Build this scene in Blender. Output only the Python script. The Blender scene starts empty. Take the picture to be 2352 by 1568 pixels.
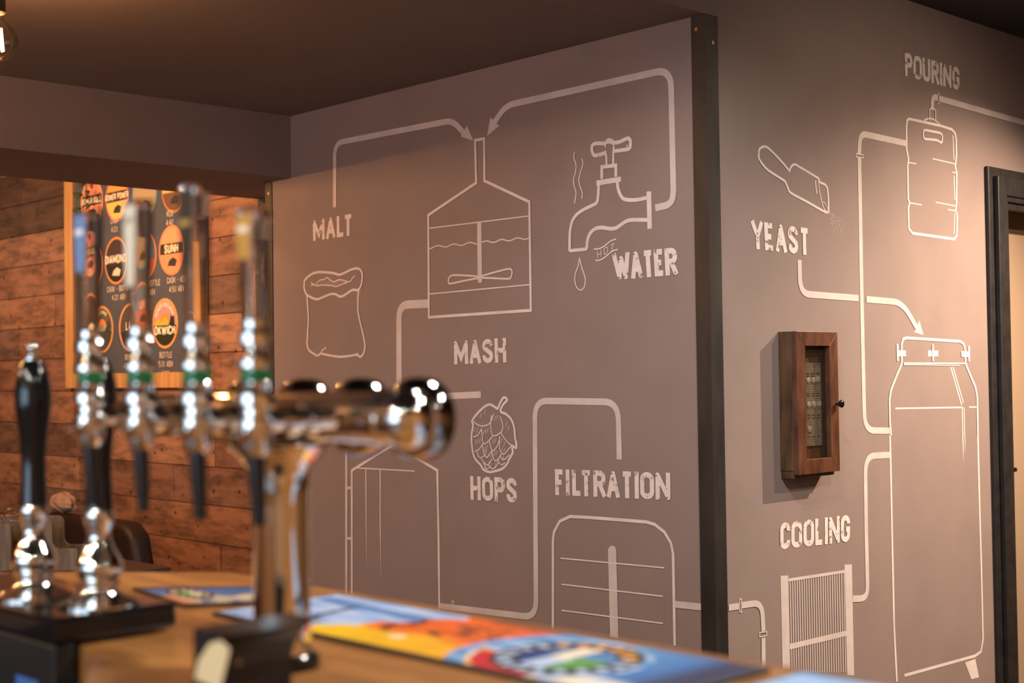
import bpy, bmesh, math, random
from mathutils import Vector, Matrix
random.seed(7)
PI = math.pi
SC = bpy.context.scene
COL = SC.collection

# ------------------------------------------------------------------ camera
W, H, FPX = 2352, 1568, 3200.0
CAM = Vector((2.425, -3.102, 1.42))
YAW, PITCH, ROLL = -0.8055, 0.0230, -0.0143
f0 = Vector((math.sin(YAW), math.cos(YAW), 0)); r0 = Vector((math.cos(YAW), -math.sin(YAW), 0)); u0 = Vector((0, 0, 1))
FW = math.cos(PITCH) * f0 + math.sin(PITCH) * u0
UP_ = -math.sin(PITCH) * f0 + math.cos(PITCH) * u0
RT = math.cos(ROLL) * r0 + math.sin(ROLL) * UP_
UP = -math.sin(ROLL) * r0 + math.cos(ROLL) * UP_
cam_d = bpy.data.cameras.new('camera'); cam = bpy.data.objects.new('camera', cam_d); COL.objects.link(cam)
cam_d.sensor_width = 36.0; cam_d.lens = FPX / W * 36.0
cam_d.clip_start = 0.05; cam_d.clip_end = 60
cam_d.dof.use_dof = True; cam_d.dof.focus_distance = 4.15; cam_d.dof.aperture_fstop = 3.6
cam_d.dof.aperture_blades = 0
m = Matrix.Identity(4)
for i in range(3):
    m[i][0] = RT[i]; m[i][1] = UP[i]; m[i][2] = -FW[i]; m[i][3] = CAM[i]
cam.matrix_world = m
SC.camera = cam

def hit(x, y, ax, val):
    """the point of the plane ax = val that is seen at photo pixel x, y"""
    d = RT * ((x - W / 2) / FPX) - UP * ((y - H / 2) / FPX) + FW
    i = 'xyz'.index(ax)
    return CAM + d * ((val - CAM[i]) / d[i])

# ------------------------------------------------------------------ world, light, exposure
wd = bpy.data.worlds.new('world'); SC.world = wd; wd.use_nodes = True
wd.node_tree.nodes['Background'].inputs[0].default_value = (0.62, 0.78, 1.0, 1)
wd.node_tree.nodes['Background'].inputs[1].default_value = 1.0
vs = SC.view_settings
vs.view_transform = 'Standard'; vs.look = 'None'; vs.gamma = 1.0; vs.use_curve_mapping = False
vs.exposure = 0.30

def light(name, kind, loc, power, color, aim=None, **kw):
    d = bpy.data.lights.new(name, kind); d.energy = power; d.color = color
    for k, v in kw.items(): setattr(d, k, v)
    o = bpy.data.objects.new(name, d); COL.objects.link(o); o.location = loc
    if aim is not None:
        o.rotation_euler = (Vector(aim) - Vector(loc)).to_track_quat('-Z', 'Y').to_euler()
    return o
WARM = (1.0, 0.70, 0.42); DEEP = (1.0, 0.58, 0.32); FIRE = (1.0, 0.46, 0.17); LAMP = (1.0, 0.90, 0.80); SOFT = (1.0, 0.72, 0.50); DAY = (0.58, 0.79, 1.0)
# daylight through the three windows of the wall behind the photographer
for wx, wp in ((-1.25, 6), (1.05, 42), (3.35, 46)):
    light('window_daylight', 'AREA', (wx, -7.96, 1.62), wp, DAY, aim=(wx, 0, 1.45), shape='RECTANGLE', size=1.95, size_y=1.75)
# downlights that wash the right wall (two, so the key box throws a double shadow)
light('downlight', 'SPOT', (1.22, 1.90, 2.56), 400, SOFT, aim=(0.0, 1.35, 0.62), spot_size=math.radians(98), spot_blend=1.0, shadow_soft_size=0.02)
light('downlight', 'SPOT', (1.75, 1.15, 2.56), 80, SOFT, aim=(0.0, 0.9, 0.9), spot_size=math.radians(110), spot_blend=1.0, shadow_soft_size=0.025)
# warm spots on the plank wall of the left room
for p, e, aim in (((-3.05, -1.30, 2.40), 95, (-3.15, 0.4, 1.95)), ((-4.55, -1.30, 2.55), 100, (-4.6, 0.4, 1.95)), ((-6.0, -1.3, 2.55), 65, (-6.0, 0.4, 1.8))):
    light('downlight', 'SPOT', p, e, DEEP, aim=aim, spot_size=math.radians(92), spot_blend=1.0, shadow_soft_size=0.03)
for p in ((-1.55, -2.75, 2.2), (-1.3, -3.9, 2.2)):      # the other pendants of the same row
    light('pendant_bulb_light', 'POINT', p, 24, FIRE, shadow_soft_size=0.02)
light('bulb_light', 'POINT', (-3.1, -1.35, 2.19), 85, FIRE, shadow_soft_size=0.04)
for p in ((4.0, -4.6, 2.6), (4.0, -1.6, 2.6), (2.0, -7.0, 2.6)):  # warm lamps added to colour the unseen walls that the chrome reflects
    light('downlight', 'SPOT', p, 60, DEEP, aim=(p[0] + .5, p[1] - .3, 1.2), spot_size=math.radians(110), spot_blend=1.0, shadow_soft_size=0.03)
# dim golden point lamps added behind the camera for golden bokeh in the chrome
for k in range(6):
    light('added_bokeh_light', 'POINT', (0.3 + .62 * k, -4.9 + .1 * (k % 2), 2.15), 1.6, (1.0, 0.66, 0.28), shadow_soft_size=0.03)
# small ceiling spots over the bar and the room
for p, e in (((0.9, -1.15, 2.62), 30), ((1.05, -1.15, 2.62), 30), ((2.0, -1.0, 2.62), 30), ((2.15, -1.0, 2.62), 30), ((3.4, -1.6, 2.62), 12), ((3.4, -3.6, 2.62), 10), ((0.7, -4.3, 2.62), 30), ((1.9, -4.5, 2.62), 30), ((2.05, -4.5, 2.62), 30),
             ((-0.9, -4.4, 2.40), 16)):
    light('ceiling_spot', 'SPOT', p, e * 1.5, LAMP, aim=(p[0], p[1], 0), spot_size=math.radians(165), spot_blend=0.35, shadow_soft_size=0.02)

# ------------------------------------------------------------------ helpers
def lin(h):
    h = h.lstrip('#')
    out = []
    for i in (0, 2, 4):
        c = int(h[i:i + 2], 16) / 255
        out.append(c / 12.92 if c <= 0.04045 else ((c + 0.055) / 1.055) ** 2.4)
    return tuple(out)

class MB:
    def __init__(s): s.v = []; s.f = []; s.c = []
    def add(s, vs_, fs_):
        b = len(s.v); s.v += [tuple(p) for p in vs_]; s.f += [tuple(b + i for i in f) for f in fs_]
        return s
    def box(s, lo, hi):
        x0, y0, z0 = lo; x1, y1, z1 = hi
        return s.add([(x0, y0, z0), (x1, y0, z0), (x1, y1, z0), (x0, y1, z0), (x0, y0, z1), (x1, y0, z1), (x1, y1, z1), (x0, y1, z1)],
                     [(0, 3, 2, 1), (4, 5, 6, 7), (0, 1, 5, 4), (1, 2, 6, 5), (2, 3, 7, 6), (3, 0, 4, 7)])
    def prism(s, poly, lo, hi, ax='z'):
        """polygon of 2D points swept along axis ax from lo to hi"""
        n = len(poly)
        def p3(p, t): return {'z': (p[0], p[1], t), 'y': (p[0], t, p[1]), 'x': (t, p[0], p[1])}[ax]
        vs_ = [p3(p, lo) for p in poly] + [p3(p, hi) for p in poly]
        fs_ = [tuple(range(n - 1, -1, -1)), tuple(range(n, 2 * n))] + [(i, (i + 1) % n, n + (i + 1) % n, n + i) for i in range(n)]
        return s.add(vs_, fs_)
    def lathe(s, prof, c=(0, 0, 0), ax='z', n=40, caps=True):
        """profile of (radius, height) pairs turned about axis ax through c"""
        vs_, fs_ = [], []
        for r, h in prof:
            for k in range(n):
                a = 2 * PI * k / n; q = (r * math.cos(a), r * math.sin(a))
                p = {'z': (q[0], q[1], h), 'y': (q[0], h, q[1]), 'x': (h, q[0], q[1])}[ax]
                vs_.append((p[0] + c[0], p[1] + c[1], p[2] + c[2]))
        for i in range(len(prof) - 1):
            for k in range(n):
                fs_.append((i * n + k, i * n + (k + 1) % n, (i + 1) * n + (k + 1) % n, (i + 1) * n + k))
        if caps:
            if prof[0][0] > 1e-6: fs_.append(tuple(range(n - 1, -1, -1)))
            if prof[-1][0] > 1e-6: fs_.append(tuple((len(prof) - 1) * n + k for k in range(n)))
        return s.add(vs_, fs_)
    def tube(s, pts, r, n=10):
        pts = [Vector(p) for p in pts]; vs_, fs_ = [], []
        t = (pts[1] - pts[0]).normalized(); u = t.orthogonal().normalized()
        for i, p in enumerate(pts):
            a = pts[max(i - 1, 0)]; b = pts[min(i + 1, len(pts) - 1)]; t = (b - a).normalized()
            u = (u - t * u.dot(t)).normalized(); w = t.cross(u)
            rr = r[i] if isinstance(r, (list, tuple)) else r
            for k in range(n):
                q = 2 * PI * k / n; vs_.append(p + (u * math.cos(q) + w * math.sin(q)) * rr)
        for i in range(len(pts) - 1):
            for k in range(n): fs_.append((i * n + k, i * n + (k + 1) % n, (i + 1) * n + (k + 1) % n, (i + 1) * n + k))
        fs_.append(tuple(range(n - 1, -1, -1))); fs_.append(tuple((len(pts) - 1) * n + k for k in range(n)))
        return s.add(vs_, fs_)
    def build(s, name, mat, parent=None, smooth=None, bevel=0, loc=None, fix=True, seg=2):
        me = bpy.data.meshes.new(name); me.from_pydata(s.v, [], s.f)
        if fix:
            bm = bmesh.new(); bm.from_mesh(me)
            bmesh.ops.remove_doubles(bm, verts=bm.verts, dist=1e-6)
            bmesh.ops.recalc_face_normals(bm, faces=bm.faces); bm.to_mesh(me); bm.free()
        me.materials.append(mat)
        if smooth is not None:
            for p in me.polygons: p.use_smooth = True
            me.set_sharp_from_angle(angle=math.radians(smooth))
        o = bpy.data.objects.new(name, me); COL.objects.link(o)
        if parent is not None: o.parent = parent
        if loc is not None: o.location = loc
        if bevel:
            b = o.modifiers.new('edge', 'BEVEL'); b.width = bevel; b.segments = seg; b.limit_method = 'ANGLE'
        return o

def tag(o, label, cat=None, group=None):
    o['label'] = label
    if cat: o['category'] = cat
    if group: o['group'] = group
    return o
def struct(o): o['kind'] = 'structure'; return o
def empty(name, loc, label, cat, group=None, rz=0):
    o = bpy.data.objects.new(name, None); COL.objects.link(o); o.location = loc; o.rotation_euler = (0, 0, rz)
    o.empty_display_size = 0.05
    return tag(o, label, cat, group)
def copy_tree(o, parent=None):
    c = o.copy(); COL.objects.link(c); c.parent = parent
    for ch in list(o.children): copy_tree(ch, c)
    return c

# ------------------------------------------------------------------ materials
def mat(name, base, rough=0.5, metal=0.0, **kw):
    m = bpy.data.materials.new(name); m.use_nodes = True
    b = m.node_tree.nodes['Principled BSDF']
    b.inputs['Base Color'].default_value = (*base, 1); b.inputs['Roughness'].default_value = rough; b.inputs['Metallic'].default_value = metal
    for k, v in kw.items(): b.inputs[k].default_value = v
    return m
def nd(m, t, **kw):
    n = m.node_tree.nodes.new(t)
    for k, v in kw.items():
        if hasattr(n, k): setattr(n, k, v)
        else: n.inputs[k].default_value = v
    return n
def lk(m, a, b): m.node_tree.links.new(a, b)
def coords(m, scale=(1, 1, 1), kind='Object'):
    t = nd(m, 'ShaderNodeTexCoord'); p = nd(m, 'ShaderNodeMapping'); p.inputs['Scale'].default_value = scale
    lk(m, t.outputs[kind], p.inputs[0]); return p.outputs[0]
def noisy(m, c0, c1, scale=8, stretch=(1, 1, 1), detail=6, lo=0.35, hi=0.65, bump=0.0, bscale=None, bdist=0.002):
    """base colour between c0 and c1 by noise, and a fine bump"""
    b = m.node_tree.nodes['Principled BSDF']; co = coords(m, stretch)
    n = nd(m, 'ShaderNodeTexNoise', Scale=scale, Detail=detail); lk(m, co, n.inputs['Vector'])
    r = nd(m, 'ShaderNodeValToRGB'); e = r.color_ramp.elements
    e[0].position = lo; e[0].color = (*c0, 1); e[1].position = hi; e[1].color = (*c1, 1)
    lk(m, n.outputs[0], r.inputs[0]); lk(m, r.outputs[0], b.inputs['Base Color'])
    if bump:
        n2 = nd(m, 'ShaderNodeTexNoise', Scale=bscale or scale * 6, Detail=4); lk(m, co, n2.inputs['Vector'])
        bp = nd(m, 'ShaderNodeBump', Strength=bump, Distance=bdist); lk(m, n2.outputs[0], bp.inputs['Height']); lk(m, bp.outputs[0], b.inputs['Normal'])
    return r
WALLC = (0.215, 0.168, 0.160)
M_wall = mat('wall_paint', WALLC, 0.75); noisy(M_wall, (0.206, 0.161, 0.153), (0.224, 0.175, 0.167), 5, bump=0.12, bscale=260, bdist=0.001)
M_ceil = mat('ceiling_paint', (0.2, 0.16, 0.15), 0.8); noisy(M_ceil, (0.192, 0.153, 0.144), (0.208, 0.167, 0.156), 3, bump=0.1, bscale=180, bdist=0.001)
M_black_ceil = mat('black_ceiling_paint', (0.018, 0.017, 0.017), 0.7)
M_room = mat('room_wall_timber', (0.40, 0.21, 0.085), 0.7)
M_floor = mat('floor_boards', (0.10, 0.055, 0.03), 0.4); noisy(M_floor, (0.07, 0.035, 0.02), (0.13, 0.075, 0.04), 6, (1, 10, 1))
def paint(name, c, worn):
    m = mat(name, c, 0.7); b = m.node_tree.nodes['Principled BSDF']
    co = coords(m, (1, 1, 1))
    n = nd(m, 'ShaderNodeTexNoise', Scale=(38 if worn else 9), Detail=(7 if worn else 9), Roughness=0.62); lk(m, co, n.inputs['Vector'])
    r = nd(m, 'ShaderNodeValToRGB'); e = r.color_ramp.elements
    if worn:
        e[0].position = 0.385; e[0].color = (*WALLC, 1); e[1].position = 0.41; e[1].color = (c[0] * .88, c[1] * .88, c[2] * .88, 1)
        x = e.new(0.6); x.color = (*c, 1)
    else:
        e[0].position = 0.30; e[0].color = (c[0] * .80, c[1] * .79, c[2] * .79, 1); e[1].position = 0.62; e[1].color = (*c, 1)
    lk(m, n.outputs[0], r.inputs[0]); lk(m, r.outputs[0], b.inputs['Base Color'])
    return m
M_line = paint('chalk_white_line', (0.66, 0.60, 0.60), False)
M_pipe = paint('chalk_white_band', (0.56, 0.51, 0.51), False)
M_letter = paint('worn_white_lettering', (0.68, 0.62, 0.62), True)
M_steel = mat('blackened_steel', (0.02, 0.02, 0.022), 0.5, 0.2); noisy(M_steel, (0.012, 0.012, 0.014), (0.030, 0.026, 0.024), 14, (1, 1, .25), bump=0.15)
M_chrome = mat('chrome', (0.80, 0.765, 0.71), 0.055, 1.0)
M_dkchrome = mat('dark_chrome', (0.30, 0.29, 0.28), 0.07, 1.0)
M_black = mat('black_gloss', (0.006, 0.006, 0.007), 0.12)
M_blackm = mat('black_plastic', (0.012, 0.012, 0.012), 0.4)
M_nozzle = mat('black_nozzle', (0.01, 0.01, 0.01), 0.3)
M_green = mat('green_band', (0.0, 0.12, 0.035), 0.3)
M_acr = mat('clear_acrylic', (0.93, 0.95, 0.92), 0.03, 0.0, **{'Transmission Weight': 1.0, 'IOR': 1.33})
M_brass = mat('brass_screw', (0.65, 0.42, 0.16), 0.3, 1.0)
M_cream = mat('cream_sticker', lin('d8c59a'), 0.6)
M_blue = mat('blue_patch', lin('3b64a8'), 0.5)
M_leather = mat('oxblood_leather', (0.012, 0.004, 0.003), 0.6); noisy(M_leather, (0.010, 0.003, 0.0025), (0.016, 0.005, 0.004), 12, bump=0.3, bscale=120)
M_darkwood = mat('dark_table_wood', (0.03, 0.016, 0.01), 0.5)
M_doorframe = mat('black_door_paint', (0.022, 0.020, 0.019), 0.42); noisy(M_doorframe, (0.010, 0.009, 0.010), (0.018, 0.016, 0.016), 20, bump=0.08)
M_door = mat('tan_door_paint', lin('9a8672'), 0.6)
M_wire = mat('dark_wire', (0.06, 0.052, 0.045), 0.4, 0.6)
def wood(name, c0, c1, scale, stretch, rough=0.5, bump=0.25):
    m = mat(name, c0, rough); noisy(m, c0, c1, scale, stretch, detail=8, lo=0.32, hi=0.68, bump=bump, bscale=scale * 3)
    return m
M_counter = wood('oak_bar_top', (0.17, 0.066, 0.018), (0.36, 0.165, 0.048), 2.6, (1.2, 9, 6), rough=0.3, bump=0.03)
M_boxwood = wood('dark_reclaimed_wood', (0.035, 0.018, 0.009), (0.115, 0.060, 0.030), 9, (4, 4, .8), rough=0.35)
M_redwood = wood('red_reclaimed_wood', (0.045, 0.015, 0.007), (0.125, 0.048, 0.024), 9, (4, 4, 1.2), rough=0.38)
M_caddy = wood('pale_caddy_wood', (0.10, 0.062, 0.034), (0.20, 0.135, 0.08), 8, (6, 6, .8))
M_frame = wood('pine_frame', (0.42, 0.22, 0.08), (0.56, 0.32, 0.13), 6, (6, 6, .6))
M_board = mat('slate_menu_board', (0.062, 0.068, 0.090), 0.7); noisy(M_board, (0.058, 0.064, 0.086), (0.066, 0.073, 0.096), 10)
# planks: per-plank tone comes from the attribute, grain and knots from noise
M_plank = mat('reclaimed_planks', (0.2, 0.08, 0.03), 0.6)
b = M_plank.node_tree.nodes['Principled BSDF']
at = nd(M_plank, 'ShaderNodeAttribute', attribute_name='tone')
co = coords(M_plank, (1.5, 6, 6))
n1 = nd(M_plank, 'ShaderNodeTexNoise', Scale=3.2, Detail=11, Roughness=0.72); lk(M_plank, co, n1.inputs['Vector'])
r1 = nd(M_plank, 'ShaderNodeValToRGB'); r1.color_ramp.elements[0].position = 0.36; r1.color_ramp.elements[0].color = (0.40, 0.38, 0.41, 1)
r1.color_ramp.elements[1].position = 0.58; r1.color_ramp.elements[1].color = (1.12, 1.08, 1.05, 1)
lk(M_plank, n1.outputs[0], r1.inputs[0])
vo = nd(M_plank, 'ShaderNodeTexVoronoi', Scale=11.0); lk(M_plank, coords(M_plank, (1, .2, 1.1)), vo.inputs['Vector'])
r2 = nd(M_plank, 'ShaderNodeValToRGB'); r2.color_ramp.elements[0].position = 0.07; r2.color_ramp.elements[0].color = (0.12, 0.10, 0.10, 1)
r2.color_ramp.elements[1].position = 0.15; r2.color_ramp.elements[1].color = (1, 1, 1, 1)
lk(M_plank, vo.outputs['Distance'], r2.inputs[0])
x1 = nd(M_plank, 'ShaderNodeMix', data_type='RGBA', blend_type='MULTIPLY'); x1.inputs[0].default_value = 1.0
lk(M_plank, at.outputs['Color'], x1.inputs[6]); lk(M_plank, r1.outputs[0], x1.inputs[7])
x2 = nd(M_plank, 'ShaderNodeMix', data_type='RGBA', blend_type='MULTIPLY'); x2.inputs[0].default_value = 0.9
lk(M_plank, x1.outputs[2], x2.inputs[6]); lk(M_plank, r2.outputs[0], x2.inputs[7]); lk(M_plank, x2.outputs[2], b.inputs['Base Color'])
bp = nd(M_plank, 'ShaderNodeBump', Strength=0.35, Distance=0.004); lk(M_plank, n1.outputs[0], bp.inputs['Height']); lk(M_plank, bp.outputs[0], b.inputs['Normal'])
# printed colours (bar runners, badges) come from a colour attribute
M_print = mat('printed_rubber', (0.5, 0.5, 0.5), 0.35)
at = nd(M_print, 'ShaderNodeAttribute', attribute_name='ink'); lk(M_print, at.outputs['Color'], M_print.node_tree.nodes['Principled BSDF'].inputs['Base Color'])
M_rubber = mat('black_rubber', (0.01, 0.01, 0.011), 0.5)
# thin clear bulb glass
M_glass = bpy.data.materials.new('bulb_glass'); M_glass.use_nodes = True
nt = M_glass.node_tree; nt.nodes.clear()
o_ = nt.nodes.new('ShaderNodeOutputMaterial'); t_ = nt.nodes.new('ShaderNodeBsdfTransparent'); g_ = nt.nodes.new('ShaderNodeBsdfGlossy'); x_ = nt.nodes.new('ShaderNodeMixShader'); w_ = nt.nodes.new('ShaderNodeLayerWeight')
w_.inputs[0].default_value = 0.25; t_.inputs[0].default_value = (0.98, 0.95, 0.9, 1); g_.inputs['Roughness'].default_value = 0.03
nt.links.new(w_.outputs['Fresnel'], x_.inputs[0]); nt.links.new(t_.outputs[0], x_.inputs[1]); nt.links.new(g_.outputs[0], x_.inputs[2]); nt.links.new(x_.outputs[0], o_.inputs[0])
M_fil = mat('glowing_filament', (1, 0.5, 0.2), 0.5); q = M_fil.node_tree.nodes['Principled BSDF']
q.inputs['Emission Color'].default_value = (1.0, 0.42, 0.14, 1); q.inputs['Emission Strength'].default_value = 30
_flat = {}
def flat(h, rough=0.6):
    if h not in _flat: _flat[h] = mat('ink_' + h, lin(h), rough)
    return _flat[h]

# ------------------------------------------------------------------ the room
ZC, ZM = 2.424, 2.655            # alcove ceiling, main ceiling
XA, XB0, XB1, ZB = -2.19, -2.634, -2.02, 2.185    # end of the mural wall, beam faces and underside
DY0, DY1, DZ = 1.70, 2.62, 2.055  # doorway in the right wall
floor = struct(MB().box((-7, -8, -0.1), (4.6, 3.6, 0)).build('floor', M_floor))
wall_back = struct(MB().prism([(XA, 0), (0, 0), (0, 0.26), (XA, 0.26)], 0, ZC).build('wall_back', M_wall))
w = MB(); w.box((-0.2, 0.26, 0), (0, DY0, ZM)); w.box((-0.2, DY0, DZ), (0, DY1, ZM)); w.box((-0.2, DY1, 0), (0, 3.6, ZM)); w.box((-0.2, 0, ZC), (0, 0.26, ZM)); w.box((-0.2, -8, ZC), (0, 0, ZM))
wall_right = struct(w.build('wall_right', M_wall, fix=False))
struct(MB().box((XB1, -8, ZC), (-0.2, 0.40, ZC + 0.15)).build('ceiling', M_ceil))
struct(MB().box((-7, -8, ZM), (XB1, 0.60, ZM + 0.15)).build('ceiling_left', M_ceil))
struct(MB().box((-0.2, -8, ZM), (4.6, 3.6, ZM + 0.15)).build('ceiling_main', M_black_ceil))
struct(MB().prism([(XB0, -8), (XB1, -8), (XB1, 0), (XA, 0), (XA, 0.26), (XB0, 0.26)], ZB, ZM).build('beam', M_wall))
struct(MB().box((XB0, 0.26, 0), (XA, 0.46, ZM)).build('wall_recess', M_wall))
# front wall with three windows, and the rest of the shell
w = MB(); zs0, zs1 = 0.72, 2.52
xs = [-7, -2.25, -0.25, 0.05, 2.05, 2.35, 4.35, 4.6]
for i in range(len(xs) - 1):
    if i % 2 == 0: w.box((xs[i], -8.2, 0), (xs[i + 1], -8, ZM))
    else: w.box((xs[i], -8.2, 0), (xs[i + 1], -8, zs0)); w.box((xs[i], -8.2, zs1), (xs[i + 1], -8, ZM))
struct(w.build('wall_front', M_room, fix=False))
for k, i in enumerate((1, 3, 5)):
    f = MB(); a, c = xs[i], xs[i + 1]
    for lo, hi in (((a, zs0), (a + .06, zs1)), ((c - .06, zs0), (c, zs1)), ((a, zs0), (c, zs0 + .06)), ((a, zs1 - .06), (c, zs1)), (((a + c) / 2 - .025, zs0), ((a + c) / 2 + .025, zs1))):
        f.box((lo[0], -8.16, lo[1]), (hi[0], -8.08, hi[1]))
    struct(f.build('window_%d' % (k + 1), M_doorframe, fix=False))
struct(MB().box((4.6, -8.2, 0), (4.8, 3.6, ZM)).build('wall_near', M_room))
struct(MB().box((-0.2, 3.6, 0), (4.8, 3.8, ZM)).build('wall_far', M_room))
struct(MB().box((-7.2, -8.2, 0), (-7, 0.6, ZM)).build('wall_far_left', M_room))
# plank wall of the left room
YP = 0.40
ph, z, row = 0.178, 0.116, 0
PL = MB(); tones = []
TONES = [(0.25, 0.125, 0.075), (0.23, 0.115, 0.072), (0.27, 0.133, 0.076), (0.20, 0.105, 0.070), (0.17, 0.095, 0.068), (0.255, 0.118, 0.066), (0.29, 0.155, 0.095)]
rng = random.Random(4)
z = 0.0
z0s = 1.36 - 8 * ph
while z0s > 0: z0s -= ph
zz = z0s
while zz < ZM:
    x = -7.0 - rng.random() * 0.8
    while x < XB0 + 0.2:
        L = rng.uniform(0.45, 1.25); a, c = max(x, -7), min(x + L, XB0 + 0.2)
        lo, hi = max(zz, 0), min(zz + ph, ZM)
        if c - a > 0.02 and hi - lo > 0.02:
            nf = len(PL.f); d = rng.uniform(0, 0.004)
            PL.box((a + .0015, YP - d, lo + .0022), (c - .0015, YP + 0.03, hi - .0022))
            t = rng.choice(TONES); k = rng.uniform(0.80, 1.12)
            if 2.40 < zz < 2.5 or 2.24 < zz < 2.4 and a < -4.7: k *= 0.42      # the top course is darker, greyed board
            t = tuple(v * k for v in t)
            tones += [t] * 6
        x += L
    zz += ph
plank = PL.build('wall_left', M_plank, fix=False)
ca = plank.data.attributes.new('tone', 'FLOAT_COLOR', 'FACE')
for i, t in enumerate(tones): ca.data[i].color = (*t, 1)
struct(plank)
struct(MB().box((-7, YP + 0.03, 0), (XB0, YP + 0.15, ZM)).build('wall_left_backing', mat('plank_gap_black', (0.012, 0.008, 0.006), 0.9)))

# ------------------------------------------------------------------ painted mural: strokes laid on the two walls
PLANE = {'A': ('y', 0.0), 'B': ('x', 0.0)}
PARENT = {'A': wall_back, 'B': wall_right}
def P2(wall, p):
    ax, v = PLANE[wall]; h = hit(p[0], p[1], ax, v)
    return (h.x, h.z) if wall == 'A' else (h.y, h.z)
def P3(wall, q, off): return (q[0], -off, q[1]) if wall == 'A' else (off, q[0], q[1])
def catmull(pts, closed=False, n=6):
    out = []; N = len(pts)
    rg = range(N if closed else N - 1)
    for i in rg:
        p0 = pts[(i - 1) % N] if (closed or i > 0) else pts[0]; p1 = pts[i]; p2 = pts[(i + 1) % N]
        p3 = pts[(i + 2) % N] if (closed or i + 2 < N) else pts[-1]
        for k in range(n):
            t = k / n
            out.append(tuple(0.5 * (2 * p1[j] + (p2[j] - p0[j]) * t + (2 * p0[j] - 5 * p1[j] + 4 * p2[j] - p3[j]) * t * t + (3 * p1[j] - p0[j] - 3 * p2[j] + p3[j]) * t ** 3) for j in (0, 1)))
    if not closed: out.append(tuple(pts[-1]))
    return out
def fillet(pts, r, n=7):
    out = [pts[0]]
    for i in range(1, len(pts) - 1):
        a, b_, c = Vector(pts[i - 1]), Vector(pts[i]), Vector(pts[i + 1])
        l = min(r, (a - b_).length * .48, (c - b_).length * .48)
        s, e = b_ + (a - b_).normalized() * l, b_ + (c - b_).normalized() * l
        for k in range(n + 1):
            t = k / n; out.append(tuple((1 - t) ** 2 * s + 2 * t * (1 - t) * b_ + t * t * e))
    out.append(pts[-1]); return out
_RB = [0]
def ribbon(mb, q, w, to30, closed=False):
    """flat band of width w along the 2D polyline q"""
    def to3(p):
        return to30(p, (_RB[0] % 97) * 1.5e-5)
    q = [Vector(p) for p in q]
    q = [p for i, p in enumerate(q) if i == 0 or (p - q[i - 1]).length > 1e-6]
    if closed and (q[0] - q[-1]).length < 1e-6: q.pop()
    N = len(q)
    def dirn(i, j): return (q[j] - q[i]).normalized()
    segs = N if closed else N - 1
    prev = None; first = None
    for s in range(segs):
        _RB[0] += 1
        i, j = s, (s + 1) % N
        d = dirn(i, j); nrm = Vector((-d.y, d.x))
        ends = []
        for (k, side) in ((i, 0), (j, 1)):
            ww = (w[k] if isinstance(w, (list, tuple)) else w) / 2
            has = closed or (k not in (0, N - 1))
            if has:
                d1 = dirn((k - 1) % N, k); d2 = dirn(k, (k + 1) % N); t = d1 + d2
                if t.length > 0.9:      # gentle bend: mitre
                    t.normalize(); mn = Vector((-t.y, t.x)); sc_ = 1 / max(mn.dot(nrm), 0.5)
                    ends.append((q[k] + mn * ww * sc_, q[k] - mn * ww * sc_)); continue
                if side == 1:           # sharp bend: round joint
                    _RB[0] += 1
                    mb.add([to3(q[k] + Vector((math.cos(a_), math.sin(a_))) * ww) for a_ in [2 * PI * z_ / 12 for z_ in range(12)]], [tuple(range(12))])
            ends.append((q[k] + nrm * ww, q[k] - nrm * ww))
        mb.add([to3(ends[0][0]), to3(ends[0][1]), to3(ends[1][1]), to3(ends[1][0])], [(0, 1, 2, 3)])
class Motif:
    def __init__(s, wall, name, label): s.w = wall; s.n = name; s.l = label; s.mb = {}
    def _m(s, mt): return s.mb.setdefault(mt.name, (MB(), mt))[0]
    def stroke(s, pts, w, r=0, smooth=False, closed=False, mt=None, off=0.0007, zoom=None):
        if zoom: pts = [(zoom[0] + x / zoom[2], zoom[1] + y / zoom[2]) for x, y in pts]
        if smooth: pts = catmull(pts, closed)
        q = [P2(s.w, p) for p in pts]
        if r: q = fillet(q, r)
        ribbon(s._m(mt or M_line), q, w, lambda p, e: P3(s.w, p, off + e), closed); return s
    def fill(s, pts, mt=None, zoom=None, off=0.0008):
        if zoom: pts = [(zoom[0] + x / zoom[2], zoom[1] + y / zoom[2]) for x, y in pts]
        s._m(mt or M_line).add([P3(s.w, P2(s.w, p), off) for p in pts], [tuple(range(len(pts)))]); return s
    def done(s):
        i = 0
        for k, (mb, mt) in s.mb.items():
            o = mb.build(s.n, mt, PARENT[s.w], fix=False)
            if i == 0 or True: o['label'] = s.l
            i += 1
ZA1 = (660, 120, 3.5633); ZA2 = (660, 440, 3.5633); ZA3 = (1200, 280, 3.7326); ZA4 = (1020, 700, 3.1355); ZA5 = (760, 1000, 2.6727)
ZB1 = (1640, 0, 2.8006); ZB2 = (1660, 460, 2.9032); ZB3 = (1660, 1000, 2.7601)
PW = 0.0205
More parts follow.
